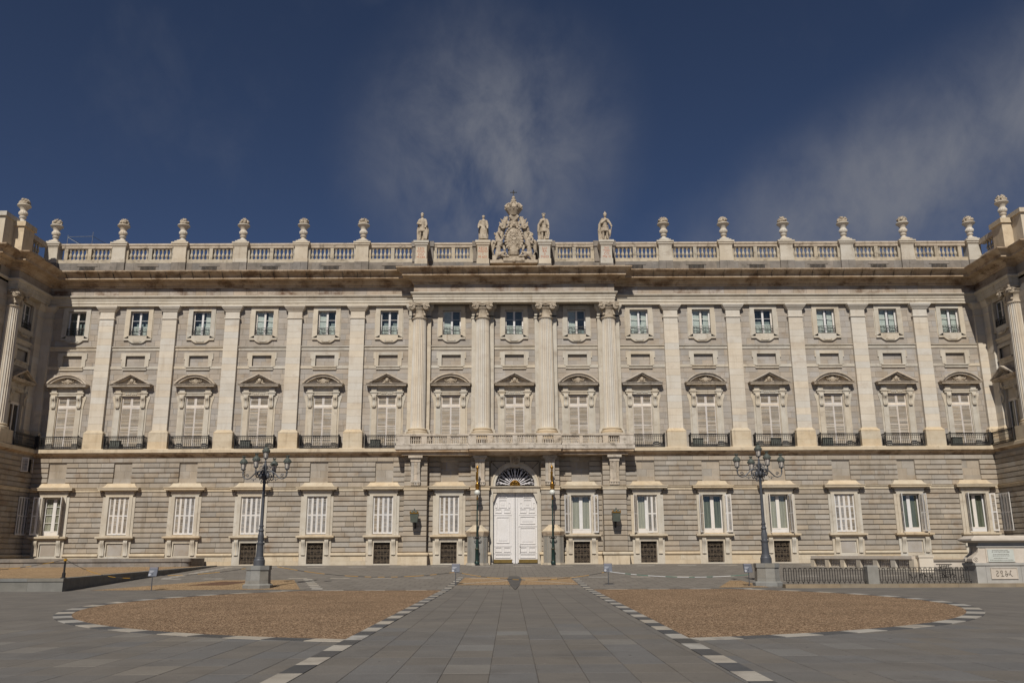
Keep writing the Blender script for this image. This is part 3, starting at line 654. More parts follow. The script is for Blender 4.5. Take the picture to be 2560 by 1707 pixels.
def pedestal(w, yf, yb, m=LIME):
    s = MB(); s.box(-w, w, yf, yb, 28.98, 30.55); s.box(-w - .05, w + .05, yf - .05, yb, 28.98, 29.36); s.sweep([(-w, yb), (-w, yf), (w, yf), (w, yb)], [(-.3, 30.5), (0, 30.5), (.05, 30.62), (.13, 30.7), (.13, 30.8), (.2, 30.86), (.2, 31.02), (-w, 31.05), (-w, 30.5)]); return s
def ped_foot(w, yf, yb):
    s = MB(); s.box(-w - .06, -.01, yf - .06, yb, 27.5, 28.975); s.box(.01, w + .06, yf - .06, yb, 27.5, 28.975); return s
for k_ in (2.5, 3.5, 4.5, 5.5, 6.5):
    for sg in (-1, 1):
        o = ob('pedestal', cached('roof_pedestal', lambda: pedestal(.62, -.5, .5), LIME), bal, (sg * k_ * B, 0, 0)); ob('foot', cached('roof_pedestal_foot', lambda: ped_foot(.62, -.5, .5), DARKG), o)
for sg in (-1, 1):
    o = ob('pedestal', cached('roof_pedestal', lambda: None, TAN), bal, (sg * 44.6, 0, 0)); ob('foot', cached('roof_pedestal_foot', lambda: None, DARKG), o)
for i, x in enumerate(bays):
    if i == 7: continue
    cen = 5 < i < 9
    e = (2.93 - (1.18 if cen else .66))
    for q in (-e, 0, e): ob('post', cached('roof_post', lambda: MB().box(-.17, .17, -.22, .22, 29.3, 30.52), WEATH), bal, (x + q, 0, 0))
    n = 4 if cen else 5
    e = 2.93 - (1.18 if cen else .66) - .17
    for sg in (-1, 1):
        for j in range(n): ob('baluster', BALU, bal, (x + sg * (.17 + (e - .17) * (j + .5) / n), 0, 0))
# pavilion parapets
for sg in (-1, 1):
    s = MB(); X = sg * 45.0
    s.box(min(X, X + sg * .6), max(X, X + sg * .6), 74.9 - YB, 78.4 - YB, 28.0, 29.34); ob('side_plinth', (s, BALC), bal); s = MB(); s.box(min(X, X + sg * .6), max(X, X + sg * .6), 74.9 - YB, 78.4 - YB, 30.5, 30.96); ob('side_rail', (s, BALC), bal)
    for j in range(6): ob('baluster', BALU, bal, (X + sg * .3, 75.2 - YB + j * .45, 0))
    s = MB(); s.box(X - .75, X + .75, 73.1 - YB, 74.75 - YB, 27.4, 30.6); s.box(X - .9, X + .9, 72.95 - YB, 74.9 - YB, 30.6, 31.05); ob('side_pedestal', (s, TAN), bal)
    s = MB(); a, b = (X + sg * .15, X + sg * 20); s.box(min(a, b), max(a, b), 71.6 - YB, 73.6 - YB, 28.4, 31.0); a, b = (X - sg * .02, X + sg * 20); s.box(min(a, b), max(a, b), 71.4 - YB, 73.7 - YB, 31.0, 31.4); s.box(min(a, b), max(a, b), 71.45 - YB, 73.6 - YB, 27.4, 28.4); ob('attic_wall', (s, LIME), bal)
s = MB(); s.box(-70, 70, 78.5, 120, 26.5, 27.62); part('roof', s, ROOFM)
# statue pedestals
for k_, txt in ((-1.5, ('LEO', 'VIGIL', 'DO', 'M.586')), (-.5, ('RECA', 'REDO', 'I', 'M 601')), (.5, ('LUI', 'BA', 'II', 'M603')), (1.5, ('WI', 'TERI', 'CO', 'M610'))):
    yf = 77.1 - YB
    def pd():
        s = MB(); w = .52; s.box(-w, w, yf, .4, 28.6, 30.05); s.box(-w - .07, w + .07, yf - .07, .4, 28.25, 28.75); s.sweep([(-w, .4), (-w, yf), (w, yf), (w, .4)], [(-.3, 29.95), (0, 29.95), (.05, 30.09), (.12, 30.15), (.12, 30.27), (.2, 30.35), (.2, 30.57), (-w, 30.59), (-w, 29.95)]); return s
    o = ob('statue_pedestal', cached('statue_pedestal', pd, LIME), bal, (k_ * B, 0, 0))
    def pf():
        s = MB(); s.box(-.62, -.01, yf - .1, .4, 27.4, 28.25); s.box(.01, .62, yf - .1, .4, 27.4, 28.25); s.box(-1.0, 1.0, -.45, .45, 28.98, 30.52); s.box(-1.08, 1.08, -.55, .5, 30.5, 31.04); return s
    ob('foot', cached('statue_pedestal_foot', pf, DARKG), o)
    for j, tx in enumerate(txt):
        ob('inscription', text_mesh('inscription', tx, .34, REDINK, .006), o, (0, yf - .004, 29.69 - j * .29))
s = MB(); s.box(-2.4, 2.4, -1.0, .4, 27.4, 28.35); ob('plinth_wall', (s, DARKG), bal)

# ------------------------------------------------------------------ windows
def leafslats(x0, x1, z0, z1, n, seed, tilt=(25, 50), dep=.05):
    s = MB(); rg = random.Random(seed); h = (z1 - z0) / n
    for i in range(n):
        z = z0 + h * (i + .5); a = R(rg.uniform(*tilt)); hw = h * .52; dy, dz = hw * math.cos(a), hw * math.sin(a)
        t_ = .006
        s.add([(x0, -dy, z - dz), (x1, -dy, z - dz), (x1, dy, z + dz), (x0, dy, z + dz), (x0, -dy, z - dz + t_ * 2), (x1, -dy, z - dz + t_ * 2), (x1, dy, z + dz + t_ * 2), (x0, dy, z + dz + t_ * 2)], [(0, 1, 2, 3), (4, 7, 6, 5), (0, 4, 5, 1), (2, 6, 7, 3)])
    return s
def frame_xz(s, x0, x1, z0, z1, w, y0, y1, wt=None, wb=None):
    wt = wt or w; wb = wb or w
    s.box(x0, x0 + w, y0, y1, z0, z1); s.box(x1 - w, x1, y0, y1, z0, z1); s.box(x0 + w, x1 - w, y0, y1, z1 - wt, z1); s.box(x0 + w, x1 - w, y0, y1, z0, z0 + wb); return s
# --- main-floor window
def mw_surround():
    s = MB()
    s.box(-1.36, -.92, -.16, .1, 10.95, 15.86); s.box(.92, 1.36, -.16, .1, 10.95, 15.86)
    s.box(-1.52, -1.36, -.08, 0, 10.95, 14.7); s.box(1.36, 1.52, -.08, 0, 10.95, 14.7)
    s.box(-.92, -.86, -.08, .2, 10.95, 15.9); s.box(.86, .92, -.08, .2, 10.95, 15.9)
    for sg in (-1, 1):
        pts = [(1.36, 15.86), (1.72, 15.86), (1.70, 15.6), (1.6, 15.3), (1.54, 14.9), (1.52, 14.7), (1.36, 14.7)]
        s.prism([(sg * a, b) for a, b in pts], -.09, 0)
    s.sweep([(-1.36, .1), (-1.36, -.16), (1.36, -.16), (1.36, .1)], [(-.3, 15.86), (.02, 15.86), (.02, 16.0), (.08, 16.06), (.08, 16.18), (-.3, 16.18)])
    for sg in (-1, 1): s.sweep([(sg * 1.18 - .27, -.1), (sg * 1.18 - .27, -.22), (sg * 1.18 + .27, -.22), (sg * 1.18 + .27, -.1)], [(-.1, 15.87), (.02, 15.87), (.03, 16.0), (.1, 16.07), (.1, 16.19), (-.1, 16.19)])
    s.box(-1.30, 1.30, -.14, .1, 16.18, 16.5)
    for sg in (-1, 1): s.box(sg * 1.18 - .24, sg * 1.18 + .24, -.3, .1, 16.19, 16.5)
    return s
def mw_dentil():
    s = mw_surround()
    for j in range(3): s.box(-.5 + j * .16, -.4 + j * .16, -.25, -.1, 15.98, 16.14); s.box(.08 + j * .16, .18 + j * .16, -.25, -.1, 15.98, 16.14)
    s.box(-.6, .6, -.24, -.1, 16.14, 16.2); return s
PRO = [(-.6, 16.5), (.05, 16.5), (.1, 16.58), (.2, 16.62), (.52, 16.66), (.55, 16.66), (.55, 16.76), (.62, 16.8), (.66, 16.88), (-.6, 16.9)]
def mw_ped(tri):
    s = MB(); s.sweep([(-1.25, .1), (-1.25, -.1), (1.25, -.1), (1.25, .1)], PRO)
    if tri:
        out = [(-1.91, 16.88), (0, 17.86), (1.91, 16.88)]; inn = [(-1.5, 16.9), (0, 17.6), (1.5, 16.9)]; mid = [(-1.66, 16.9), (0, 17.74), (1.66, 16.9)]
    else:
        rr = (1.91 ** 2 + .94 ** 2) / (2 * .94); cz = 16.88 + .94 - rr; aa = math.degrees(math.asin(1.91 / rr))
        out = arc(0, cz, rr, 90 + aa, 90 - aa, 24); inn = arc(0, cz, rr - .3, 90 + aa * .80, 90 - aa * .80, 24); mid = arc(0, cz, rr - .12, 90 + aa * .93, 90 - aa * .93, 24)
    s.band(mid, out, -.76, .1); s.band(inn, mid, -.62, .1)
    back = [(x, max(z, 16.88)) for x, z in mid]; s.prism(back, -.2, .1)
    return s
def mw_orn(v):
    s = MB(); rg = random.Random(v)
    if v < 2:
        for sg in (-1, 1):
            pts = [(sg * .12 + x_, -.36, z) for x_, z in spiral(sg * .3, 17.25, .24, 1.6, sg)]; s.tube(pts, .06, 6)
            s.tube([(sg * (.2 + .04 * j), -.33, 16.95 + .06 * j) for j in range(5)], .06, 6)
        s.ball((0, -.34, 17.2), .24, .14, .27)
        for j in range(5): a = R(200 + 35 * j); s.caps((0, -.42, 17.2), (.24 * math.cos(a), -.42, 17.2 + .24 * math.sin(a)), .03, .06)
    else:
        s.ball((0, -.36, 17.2), .18, .16, .24); s.ball((0, -.5, 17.18), .05, .06, .06)
        for j in range(9): a = R(-30 + 30 * j); s.ball((.26 * math.cos(a), -.3, 17.2 + .28 * math.sin(a)), .09)
        for sg in (-1, 1): s.caps((sg * .2, -.3, 17.05), (sg * .42, -.28, 16.97), .09, .05)
    return s
def console():
    s = MB(); prof = [(0, 15.86), (-.2, 15.86), (-.25, 15.78), (-.26, 15.62), (-.2, 15.5), (-.12, 15.36), (-.08, 15.15), (-.12, 14.98), (-.13, 14.86), (-.07, 14.78), (0, 14.78)]
    s.prismx(prof, -.19, .19); s.prismx([(y - .02, z) for y, z in prof[1:9]] + [(0, 14.9), (0, 15.8)], -.07, .07); s.ball((0, -.22, 15.62), .1, .1, .16)
    for j in (-1, 0, 1): s.ball((j * .1, -.1, 14.77), .06, .07, .08)
    return s
def mw_leaf():
    s = MB(); frame_xz(s, 0, .86, 11.0, 14.82, .06, -.03, .03, .10, .12); s.box(.06, .80, -.028, .028, 13.0, 13.08); return s
def mw_fan():
    s = MB(); frame_xz(s, 0, .86, 14.94, 15.80, .10, -.03, .03); return s
def mid_window(loc, rz, tri, idx, shut=True):
    w = ob('window', cached('main_window_%d' % tri, mw_dentil if tri else mw_surround, LIME), P, (loc[0], loc[1] - PL[1], -PL[2]), rz)
    o = ob('pediment', cached('pediment_%d' % tri, lambda: mw_ped(tri), BALC), w); v = idx % 2 + (2 if tri else 0)
    ob('carved_ornament', cached('pediment_ornament_%d' % v, lambda: mw_orn(v), SCULP, 60), w)
    for sg in (-1, 1): ob('console', cached('console', console, LIME, 40), w, (sg * 1.16, -.16, 0))
    ob('interior', cached('main_interior', lambda: MB().add([(-.92, .44, 10.9), (.92, .44, 10.9), (.92, .44, 15.9), (-.92, .44, 15.9)], [(0, 1, 2, 3)]), MATS.get('brown_blind') or mat('brown_blind', S(128, 102, 78), S(98, 76, 58), 2)), w)  # flat brown sheet close behind the opening
    ob('transom', cached('transom', lambda: MB().box(-.87, .87, .06, .16, 14.82, 14.94), SHUT), w)
    if shut:
        for sg, sx in ((-1, -.865), (1, .005)):
            vv = rnd.randrange(4); h = ob('shutter', cached('main_shutter', mw_leaf, OLDW), w, (sx, .10, 0)); ob('slats', cached('main_slats_%d' % vv, lambda: leafslats(.06, .80, 11.12, 14.72, 36, vv, (24, 38)), SHUT), h, kind='stuff')
            h = ob('shutter', cached('fan_shutter', mw_fan, OLDW), w, (sx, .10, 0)); ob('slats', cached('fan_slats_%d' % vv, lambda: leafslats(.1, .76, 15.04, 15.70, 7, 40 + vv, (16, 30)), SHUT), h, kind='stuff')
    else:
        def fr():
            s = MB(); frame_xz(s, -.87, .87, 11.0, 14.82, .1, .08, .16); s.box(-.07, .07, .07, .16, 11.1, 14.72); return s
        ob('door_frame', cached('french_door_frame', fr, WHITE), w); ob('pane', cached('french_pane', lambda: MB().box(-.8, .8, .11, .115, 11.1, 14.75), GLASS), w)
        ob('panel', cached('fan_panel', lambda: MB().box(-.87, .87, .1, .3, 14.94, 15.83), LIME), w)
    return w
for i, x in enumerate(bays): mid_window((x, YU), 0, i % 2, i // 2)
# --- iron balcony railings of the main floor
def rail_mesh(w, dep):
    s = MB(); s.box(-w, w, -dep - .05, -dep, 12.02, 12.09); s.box(-w, w, -dep - .04, -dep - .01, 11.12, 11.16); s.box(-w, w, -dep - .04, -dep - .01, 11.86, 11.89)
    for sg in (-1, 1): s.box(sg * w - .025, sg * w + .025, -dep, 0, 12.02, 12.09); s.box(sg * w - .02, sg * w + .02, -dep, 0, 11.12, 11.16); s.lathe([(.05, 10.97), (.05, 12.0), (.08, 12.05), (.08, 12.12), (.03, 12.2)], (sg * w, -dep - .02, 0), 8)
    s.box(-w, w, -dep - .05, 0, 10.95, 11.0); return s
def rail_bars(w, dep):
    s = MB(); n = int(w * 2 / .17)
    for j in range(n + 1):
        x = -w + 2 * w * j / n; s.lathe([(.017, 11.0), (.017, 11.25), (.035, 11.32), (.017, 11.4), (.017, 11.6), (.034, 11.68), (.017, 11.76), (.017, 12.02)], (x, -dep - .025, 0), 6)
        if j < n:
            xm = x + w / n; s.tube([(xm + .05 * math.cos(R(a)), -dep - .025, 11.955 + .05 * math.sin(R(a))) for a in range(0, 360, 60)], .012, 4, closed=True); s.tube([(xm + .055 * math.cos(R(a)), -dep - .025, 11.06 + .04 * math.sin(R(a))) for a in range(0, 360, 60)], .014, 4, closed=True)
    for sg in (-1, 1):
        for j in range(1, 5): s.lathe([(.017, 11.0), (.034, 11.5), (.017, 12.02)], (sg * w, -dep * j / 5, 0), 6)
    return s
for i, x in enumerate(bays):
    if 5 < i < 9: continue
    w = 1.75
    o = ob('balcony_railing', cached('balcony_rail', lambda: rail_mesh(1.75, .78), IRON), P, (x, YU - PL[1], -PL[2]))
    ob('bars', cached('balcony_bars', lambda: rail_bars(1.75, .78), IRON, 50), o, kind='stuff')
# air-conditioning boxes seen behind some railings
def aircon():
    s = MB(); s.box(-.45, .45, -.55, -.2, 11.02, 11.75); s.lathe([(.26, 0), (.26, .03)], (0, 0, 0), 16); n = len(s.v)
    for q in range(n - 32, n): x_, y_, z_ = s.v[q]; s.v[q] = (x_ - .12, -.58 + z_, 11.4 + y_)
    return s
ACM = mat('weathered_unit', S(96, 98, 90), S(74, 76, 70), 3, rough=0.7)
for i in (1, 3, 5, 10, 12, 14, 11):
    u = ob('air_conditioner', cached('air_conditioner', aircon, ACM), None, (bays[i] + (-.9 if i < 8 else .2 if i == 11 else -1.0), YU, 0)); u['category'] = 'air conditioner'; u['group'] = 'cooling units on the main-floor balconies'
    u['label'] = {1: 'boxy cooling unit behind the second balcony railing from the left', 3: 'boxy cooling unit on the balcony above the left lamp post', 5: 'boxy cooling unit behind the railing beside the stone balcony at left', 10: 'boxy cooling unit behind the second iron railing right of the stone balcony', 12: 'boxy cooling unit behind the third balcony railing from the right end', 14: 'boxy cooling unit behind the rightmost balcony railing', 11: 'boxy cooling unit on the balcony above the right lamp post'}[i]
# --- upper windows
def uw_surround():
    s = MB(); s.box(-1.27, -.85, -.13, .1, 21.32, 24.34); s.box(.85, 1.27, -.13, .1, 21.32, 24.34); s.box(-.85, .85, -.13, .1, 23.93, 24.34)
    s.box(-1.34, -1.27, -.06, 0, 21.32, 23.7); s.box(1.27, 1.34, -.06, 0, 21.32, 23.7)
    low = [(-1.27, 21.2), (-.82, 21.2)] + [(-.82 + .5 * t_ / 6, 21.2 - .28 * math.sin(R(90 * t_ / 6))) for t_ in range(1, 7)]
    low = low + [(-x, z) for x, z in reversed(low)]; up = [(x, 21.33 if abs(x) > .86 else 21.57) for x, z in low]
    s.band(low, up, -.13, .1); edge = [(x * 1.02, z - .08) for x, z in low]; s.band(edge, low, -.19, 0)
    for sg in (-1, 1): s.tube([(sg * x_, -.2, z) for x_, z in spiral(.3, 20.98, .09, 1.4, 1, 12)], .035, 5)
    s.caps((-.24, -.2, 20.95), (.24, -.2, 20.95), .05, .05); return s
def uw_case():
    s = MB(); frame_xz(s, -.86, .86, 21.57, 23.93, .08, .2, .28); s.box(-.09, .09, .18, .28, 21.65, 23.85)
    for z in (22.35, 23.05): s.box(-.78, -.09, .22, .26, z, z + .035); s.box(.09, .78, .22, .26, z, z + .035)
    for sg in (-1, 1): s.box(sg * .78 - (.05 if sg > 0 else 0), sg * .78 + (.05 if sg < 0 else 0), .21, .27, 21.65, 23.85)
    return s
def uw_iron():
    s = MB(); y = -.02; s.box(-.86, .86, y - .025, y + .01, 22.27, 22.31); s.box(-.86, .86, y - .02, y + .01, 22.12, 22.14); s.box(-.86, .86, y - .02, y + .01, 21.6, 21.63)
    for j in range(6):
        cx = -.72 + j * .288; sg = 1 if j % 2 else -1
        s.tube([(x_, y, z) for x_, z in spiral(cx, 21.98, .14, 1.5, sg, 12)], .016, 4); s.tube([(x_, y, z) for x_, z in spiral(cx + .06 * sg, 21.75, .12, 1.4, -sg, 12)], .016, 4)
        s.tube([(cx, y, 21.62), (cx + .1 * sg, y, 21.85), (cx - .06, y, 22.27)], .014, 4)
    for sg in (-1, 1): s.box(sg * .855 - .015, sg * .855 + .015, y - .02, y + .02, 21.58, 22.31)
    return s
def upper_window(loc, rz, v):
    w = ob('window', cached('upper_window', uw_surround, LIME), P, (loc[0], loc[1] - PL[1], -PL[2]), rz)
    ob('casement', cached('upper_casement', uw_case, WHITE), w); ob('pane', cached('upper_pane_l', lambda: MB().box(-.8, -.08, .24, .244, 21.62, 23.9), GLASS), w); ob('pane', cached('upper_pane_r', lambda: MB().box(.08, .8, .24, .244, 21.62, 23.9), GLASS), w)
    ob('iron_guard', cached('upper_guard', uw_iron, IRON), w)
    def bl(x0, x1, z0, z1, y): return lambda: MB().add([(x0, y, z0), (x1, y + .06, z0), (x1, y + .06, z1), (x0, y, z1)], [(0, 1, 2, 3)])
    ob('room', cached('upper_room', lambda: MB().add([(-.86, .9, 21.5), (.86, .9, 21.5), (.86, .9, 24), (-.86, .9, 24)], [(0, 1, 2, 3)]), SLATEB), w)
    if v & 1: ob('blind', cached('upper_blind_l', bl(-.8, -.1, 21.6, 23.9, .32), BLINDGL), w)
    if v & 2: ob('blind', cached('upper_blind_r', bl(.1 + .15, .8, 21.6, 23.9, .36), BLINDGL), w)
    if v & 4: ob('blind', cached('upper_blind_low', bl(-.8, .8, 21.6, 22.6, .5), BLINDGL), w)  # pale sheet: bright reflection low in the window, put into colour
for i, x in enumerate(bays): upper_window((x, YU), 0, [0, 4, 6, 7, 5, 4, 5, 4, 1, 7, 7, 4, 7, 7, 3][i])
# --- blind mezzanine panels
def bp_frame():
    s = MB(); s.box(-1.26, -.89, -.12, .1, 18.6, 19.91); s.box(.89, 1.26, -.12, .1, 18.6, 19.91); s.box(-.89, .89, -.12, .1, 19.64, 19.91); s.box(-1.36, -1.26, -.12, 0, 19.3, 19.91); s.box(1.26, 1.36, -.12, 0, 19.3, 19.91)
    s.prismx([(0, 18.27), (-.14, 18.29), (-.14, 18.44), (-.24, 18.5), (-.24, 18.6), (0, 18.62)], -1.1, 1.1); s.box(-.9, .9, -.12, 0, 18.6, 18.62); return s
for x in bays: ob('blind_panel', cached('blind_panel', bp_frame, LIME), P, (x, 0, -PL[2]))

# ------------------------------------------------------------------ band between the storeys
TP = [(-75, 70.0), (-43.0, 70.0), (-43.0, 77.2), (43.0, 77.2), (43.0, 70.0), (75, 70.0)]
s = MB(); s.sweep(TP, [(-1.6, 10.6), (0, 10.6), (0, 10.88), (-.03, 10.95), (-1.6, 10.97)]); part('storey_band', s, TAN)
s = MB(); s.sweep(TP, [(-1.6, 10.15), (-.55, 10.15), (-.5, 10.2), (-.46, 10.3), (-.3, 10.42), (-.1, 10.5), (-.06, 10.598), (-1.6, 10.598)]); part('storey_moulding', s, CORN)
# ------------------------------------------------------------------ ground storey
ROWS = [1.84, 2.28, 2.73, 3.17, 3.60, 4.04, 4.49, 4.93, 5.38, 5.83, 6.27, 6.72, 7.14]; ROWS2 = [7.49, 7.95, 8.40, 8.84, 9.28, 9.74, 10.18]
gh = []
grate = [4, 5, 6, 7, 9, 10, 11, 12]
for i, x in enumerate(bays):
    if i == 7: continue
    gh.append((x - .9, x + .9, 3.36, 6.75, .4)); gh.append((x - .8, x + .8, 8.36, 9.68, .1))
    if i + 1 in grate: gh.append((x - .70, x + .70, .88, 2.70, .35))
gateh = (-2.0, 2.0, .5, 7.5, .6)
s = MB(); wall_holes(s, -XG, -7.4, .3, 10.4, YG, [h for h in gh if h[1] < -7.4], .4); wall_holes(s, 7.4, XG, .3, 10.4, YG, [h for h in gh if h[0] > 7.4], .4); wall_holes(s, -7.4, 7.4, .3, 10.4, YG, [h for h in gh if -7.4 < h[0] and h[1] < 7.4] + [(-2.15, 2.15, .3, 9.78, .02)], .4)
part('ground_storey_wall', s, GRANB)
s = MB()
for i, x in enumerate(bays):
    if 1: continue
    s.add([(x - .95, YG + 1.4, 3.2), (x + .95, YG + 1.4, 3.2), (x + .95, YG + 1.4, 6.9), (x - .95, YG + 1.4, 6.9)], [(0, 1, 2, 3)])
    if i + 1 in grate: s.add([(x - .75, YG + .34, .8), (x + .75, YG + .34, .8), (x + .75, YG + .34, 2.8), (x - .75, YG + .34, 2.8)], [(0, 1, 2, 3)])
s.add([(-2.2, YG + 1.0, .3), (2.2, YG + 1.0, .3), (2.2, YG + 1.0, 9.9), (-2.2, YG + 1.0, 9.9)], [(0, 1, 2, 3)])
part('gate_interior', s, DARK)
def rb_mesh():
    s = MB(); c = .028; b_ = .075; V = []
    # unit width block, front at y=-1 (depth in real metres via scale), chamfered upper and lower edges, height unit
    return s
def block(mb, a, b, c, d, yf, yb):
    e = .035
    mb.add([(a, yb, c), (b, yb, c), (b, yb, d), (a, yb, d), (a, yf + .06, c), (b, yf + .06, c), (b, yf + .06, d), (a, yf + .06, d), (a + .004, yf, c + e), (b - .004, yf, c + e), (b - .004, yf, d - e), (a + .004, yf, d - e)],
           [(4, 5, 9, 8), (5, 6, 10, 9), (6, 7, 11, 10), (7, 4, 8, 11), (8, 9, 10, 11), (0, 1, 5, 4), (1, 2, 6, 5), (2, 3, 7, 6), (3, 0, 4, 7)])
hl = []
for i, x in enumerate(bays):
    if i == 7: continue
    hl += [(x - 1.44, x + 1.44, 3.15, 7.15), (x - 1.4, x + 1.4, 1.8, 3.2), (x - .8, x + .8, 8.36, 9.7)]
hl += [(-2.12, 2.12, 0, 7.5), (-3.95, -2.05, 0, 10.4), (2.05, 3.95, 0, 10.4), (-9.83, -7.72, 0, 10.4), (7.72, 9.83, 0, 10.4)]
BL = []
for rows, sd_ in ((ROWS, 51), (ROWS2, 52)):
    hh = hl + ([(-2.16, 2.16, 7.4, 9.8)] if rows is ROWS2 else [])
    BL += [(a, b, c, d, YG - .12) for a, b, c, d in stones(-XG + .05, XG - .05, 0, 0, 1, hh, .95, 1.45, .012, sd_, rows)]
    for sg, ce, hw in ((-1, 8.79, 1.02), (1, 8.79, 1.02), (-1, 3.12, .82), (1, 3.12, .82)):
        yf = 76.8 if ce > 5 else 76.95
        BL += [(a, b, c, d, yf) for a, b, c, d in stones(sg * ce - hw, sg * ce + hw, 0, 0, 1, [], 1.5, 2.2, .012, 60 + int(ce) + sg, rows)]
BL = [(a, b, c + .022, d - .022, y) for a, b, c, d, y in BL]
BL = [q for q in BL if q[1] - q[0] > .08]
BL.sort(key=lambda q: -(q[1] - q[0]) * (q[3] - q[2]))
gw = ob('rusticated_stonework', None, P, W0)
for a, b, c, d, y in BL[:300]:
    s = MB(); block(s, a, b, c, d, y, YG + .02); ob('stone', (s, GRANB), gw)
s = MB()
for a, b, c, d, y in BL[300:]: block(s, a, b, c, d, y, YG + .02)
ob('remaining_stones', (s, GRANB), gw, kind='stuff')
for ce, hw, yf in ((8.79, 1.0, 76.83), (3.12, .8, 76.98)):
    for sg in (-1, 1): s = MB(); s.box(sg * ce - hw, sg * ce + hw, yf + .05, YG, .5, 10.4); part('pier', s, GRANB)
# string course at window-head level, plinth and torus
def runs(z0, z1, extra=0):
    out = []; xs = [-XG]
    for i, x in enumerate(bays):
        if i == 7: continue
        out.append((x - z0, x + z0))
    return out
s = MB(); s2 = MB(); s3 = MB()
ivs = [(-XG, XG)]
def cut(iv, a, b):
    r_ = []
    for p_, q_ in iv:
        if b <= p_ or a >= q_: r_.append((p_, q_)); continue
        if a > p_: r_.append((p_, a))
        if b < q_: r_.append((b, q_))
    return r_
i1 = ivs; i2 = ivs
for i, x in enumerate(bays):
    if i == 7: continue
    i1 = cut(i1, x - 1.6, x + 1.6); i2 = cut(i2, x - 1.38, x + 1.38)
for c_a, c_b in ((-9.83, -7.72), (7.72, 9.83), (-3.95, -2.28), (2.28, 3.95), (-2.28, 2.28)): i1 = cut(i1, c_a, c_b); i2 = cut(i2, c_a, c_b)
SP = [(YG, 7.15), (YG - .15, 7.17), (YG - .16, 7.36), (YG - .24, 7.42), (YG - .24, 7.48), (YG, 7.5)]
TO = [(YG, 1.50)] + [(YG - .2 - .14 * math.sin(R(180 * t_ / 8)), 1.53 + .14 - .14 * math.cos(R(180 * t_ / 8))) for t_ in range(9)] + [(YG, 1.83)]
for a, b in i1: s = MB(); s.prismx(SP, a, b); ob('string_course', (s, TAN), P, W0)
for a, b in i2:
    s = MB(); s.prismx(TO, a, b); ob('torus_moulding', (s, TAN, 40), P, W0)
    s = MB(); q = a
    while q < b - .05:
        w = min(rg.uniform(1.0, 1.8), b - q); s.box(q + .005, q + w - .005, YG - .24, YG, .4, 1.12); q += w
    q = a
    while q < b - .05:
        w = min(rg.uniform(1.0, 1.8), b - q); s.box(q + .005, q + w - .005, YG - .235, YG, 1.126, 1.5); q += w
    ob('plinth_stones', (s, TAN), P, W0)
for ce, hw, yf in ((8.79, 1.02, 76.8), (3.12, .82, 76.95)):
    for sg in (-1, 1):
        q = [(sg * ce - hw, YG), (sg * ce - hw, yf), (sg * ce + hw, yf), (sg * ce + hw, YG)]
        s = MB(); s.sweep(q, [(-.3, 7.15), (.04, 7.17), (.05, 7.36), (.12, 7.42), (.12, 7.48), (-.3, 7.5)]); ob('string_course', (s, TAN), P, W0)
        s = MB(); s.sweep(q, [(-.2, 1.5)] + [(.08 + .13 * math.sin(R(180 * t_ / 6)), 1.67 - .14 * math.cos(R(180 * t_ / 6))) for t_ in range(7)] + [(-.2, 1.83)]); s.sweep(q, [(-.3, .3), (.1, .3), (.1, 1.5), (-.3, 1.5)]); ob('plinth', (s, TAN), P, W0)
# --- ground-floor windows
def gw_frame():
    s = MB(); y = -.24
    for sg in (-1, 1):
        s.prism([(sg * .9, 3.3), (sg * 1.2, 3.3), (sg * 1.2, 6.72), (sg * .9, 6.72)], y, .1); s.prism([(sg * 1.2, 3.3), (sg * 1.44, 3.3), (sg * 1.44, 6.72), (sg * 1.2, 6.72)], y + .06, .1)
    s.box(-1.2, 1.2, y, .1, 6.72, 6.9); s.box(-1.3, 1.3, y - .03, .1, 6.9, 7.28); s.box(-.9, -.86, -.12, .1, 3.36, 6.75); s.box(.86, .9, -.12, .1, 3.36, 6.75); s.box(-.9, .9, -.18, .1, 6.68, 6.75); return s
def gw_hood():
    s = MB(); s.sweep([(-1.38, .1), (-1.38, -.26), (1.38, -.26), (1.38, .1)], [(-.4, 7.2), (.05, 7.2), (.1, 7.28), (.38, 7.3), (.4, 7.3), (.4, 7.42), (.46, 7.46), (.46, 7.52), (-.4, 7.54)])
    n = 7; V = []
    for j in range(n):
        t_ = j / (n - 1); w = 1.84 - .62 * (t_ ** .45); yy = -.72 + .58 * (t_ ** .5); z = 7.53 + .40 * t_ ** 1.5
        V += [(-w, yy, z), (w, yy, z), (w, .1, z), (-w, .1, z)]
    F = []
    for j in range(n - 1):
        for k_ in range(4): F.append((j * 4 + k_, j * 4 + (k_ + 1) % 4, j * 4 + 4 + (k_ + 1) % 4, j * 4 + 4 + k_))
    F += [(0, 3, 2, 1), tuple(4 * (n - 1) + k_ for k_ in range(4))]; s.add(V, F); return s
def gw_sill():
    s = MB(); s.sweep([(-1.32, .1), (-1.32, -.24), (1.32, -.24), (1.32, .1)], [(-.4, 2.96), (.06, 2.96), (.1, 3.05), (.22, 3.1), (.34, 3.16), (.34, 3.3), (-.5, 3.36)]); s.box(-.9, .9, -.2, .1, 3.28, 3.40); return s
def gw_apron(gr):
    s = MB()
    for sg in (-1, 1): s.box(sg * 1.06 - .34, sg * 1.06 + .34, -.22, .1, .5, 2.96)
    s.box(-.72, .72, -.22, .1, 2.7, 2.96); s.box(-.8, .8, -.25, -.2, 2.82, 2.96)
    if gr: s.box(-.72, .72, -.22, .1, .5, .88)
    else: s.box(-.72, .72, -.22, .1, .5, 1.6); s.box(-.72, .72, -.08, .1, 1.6, 2.7)
    return s
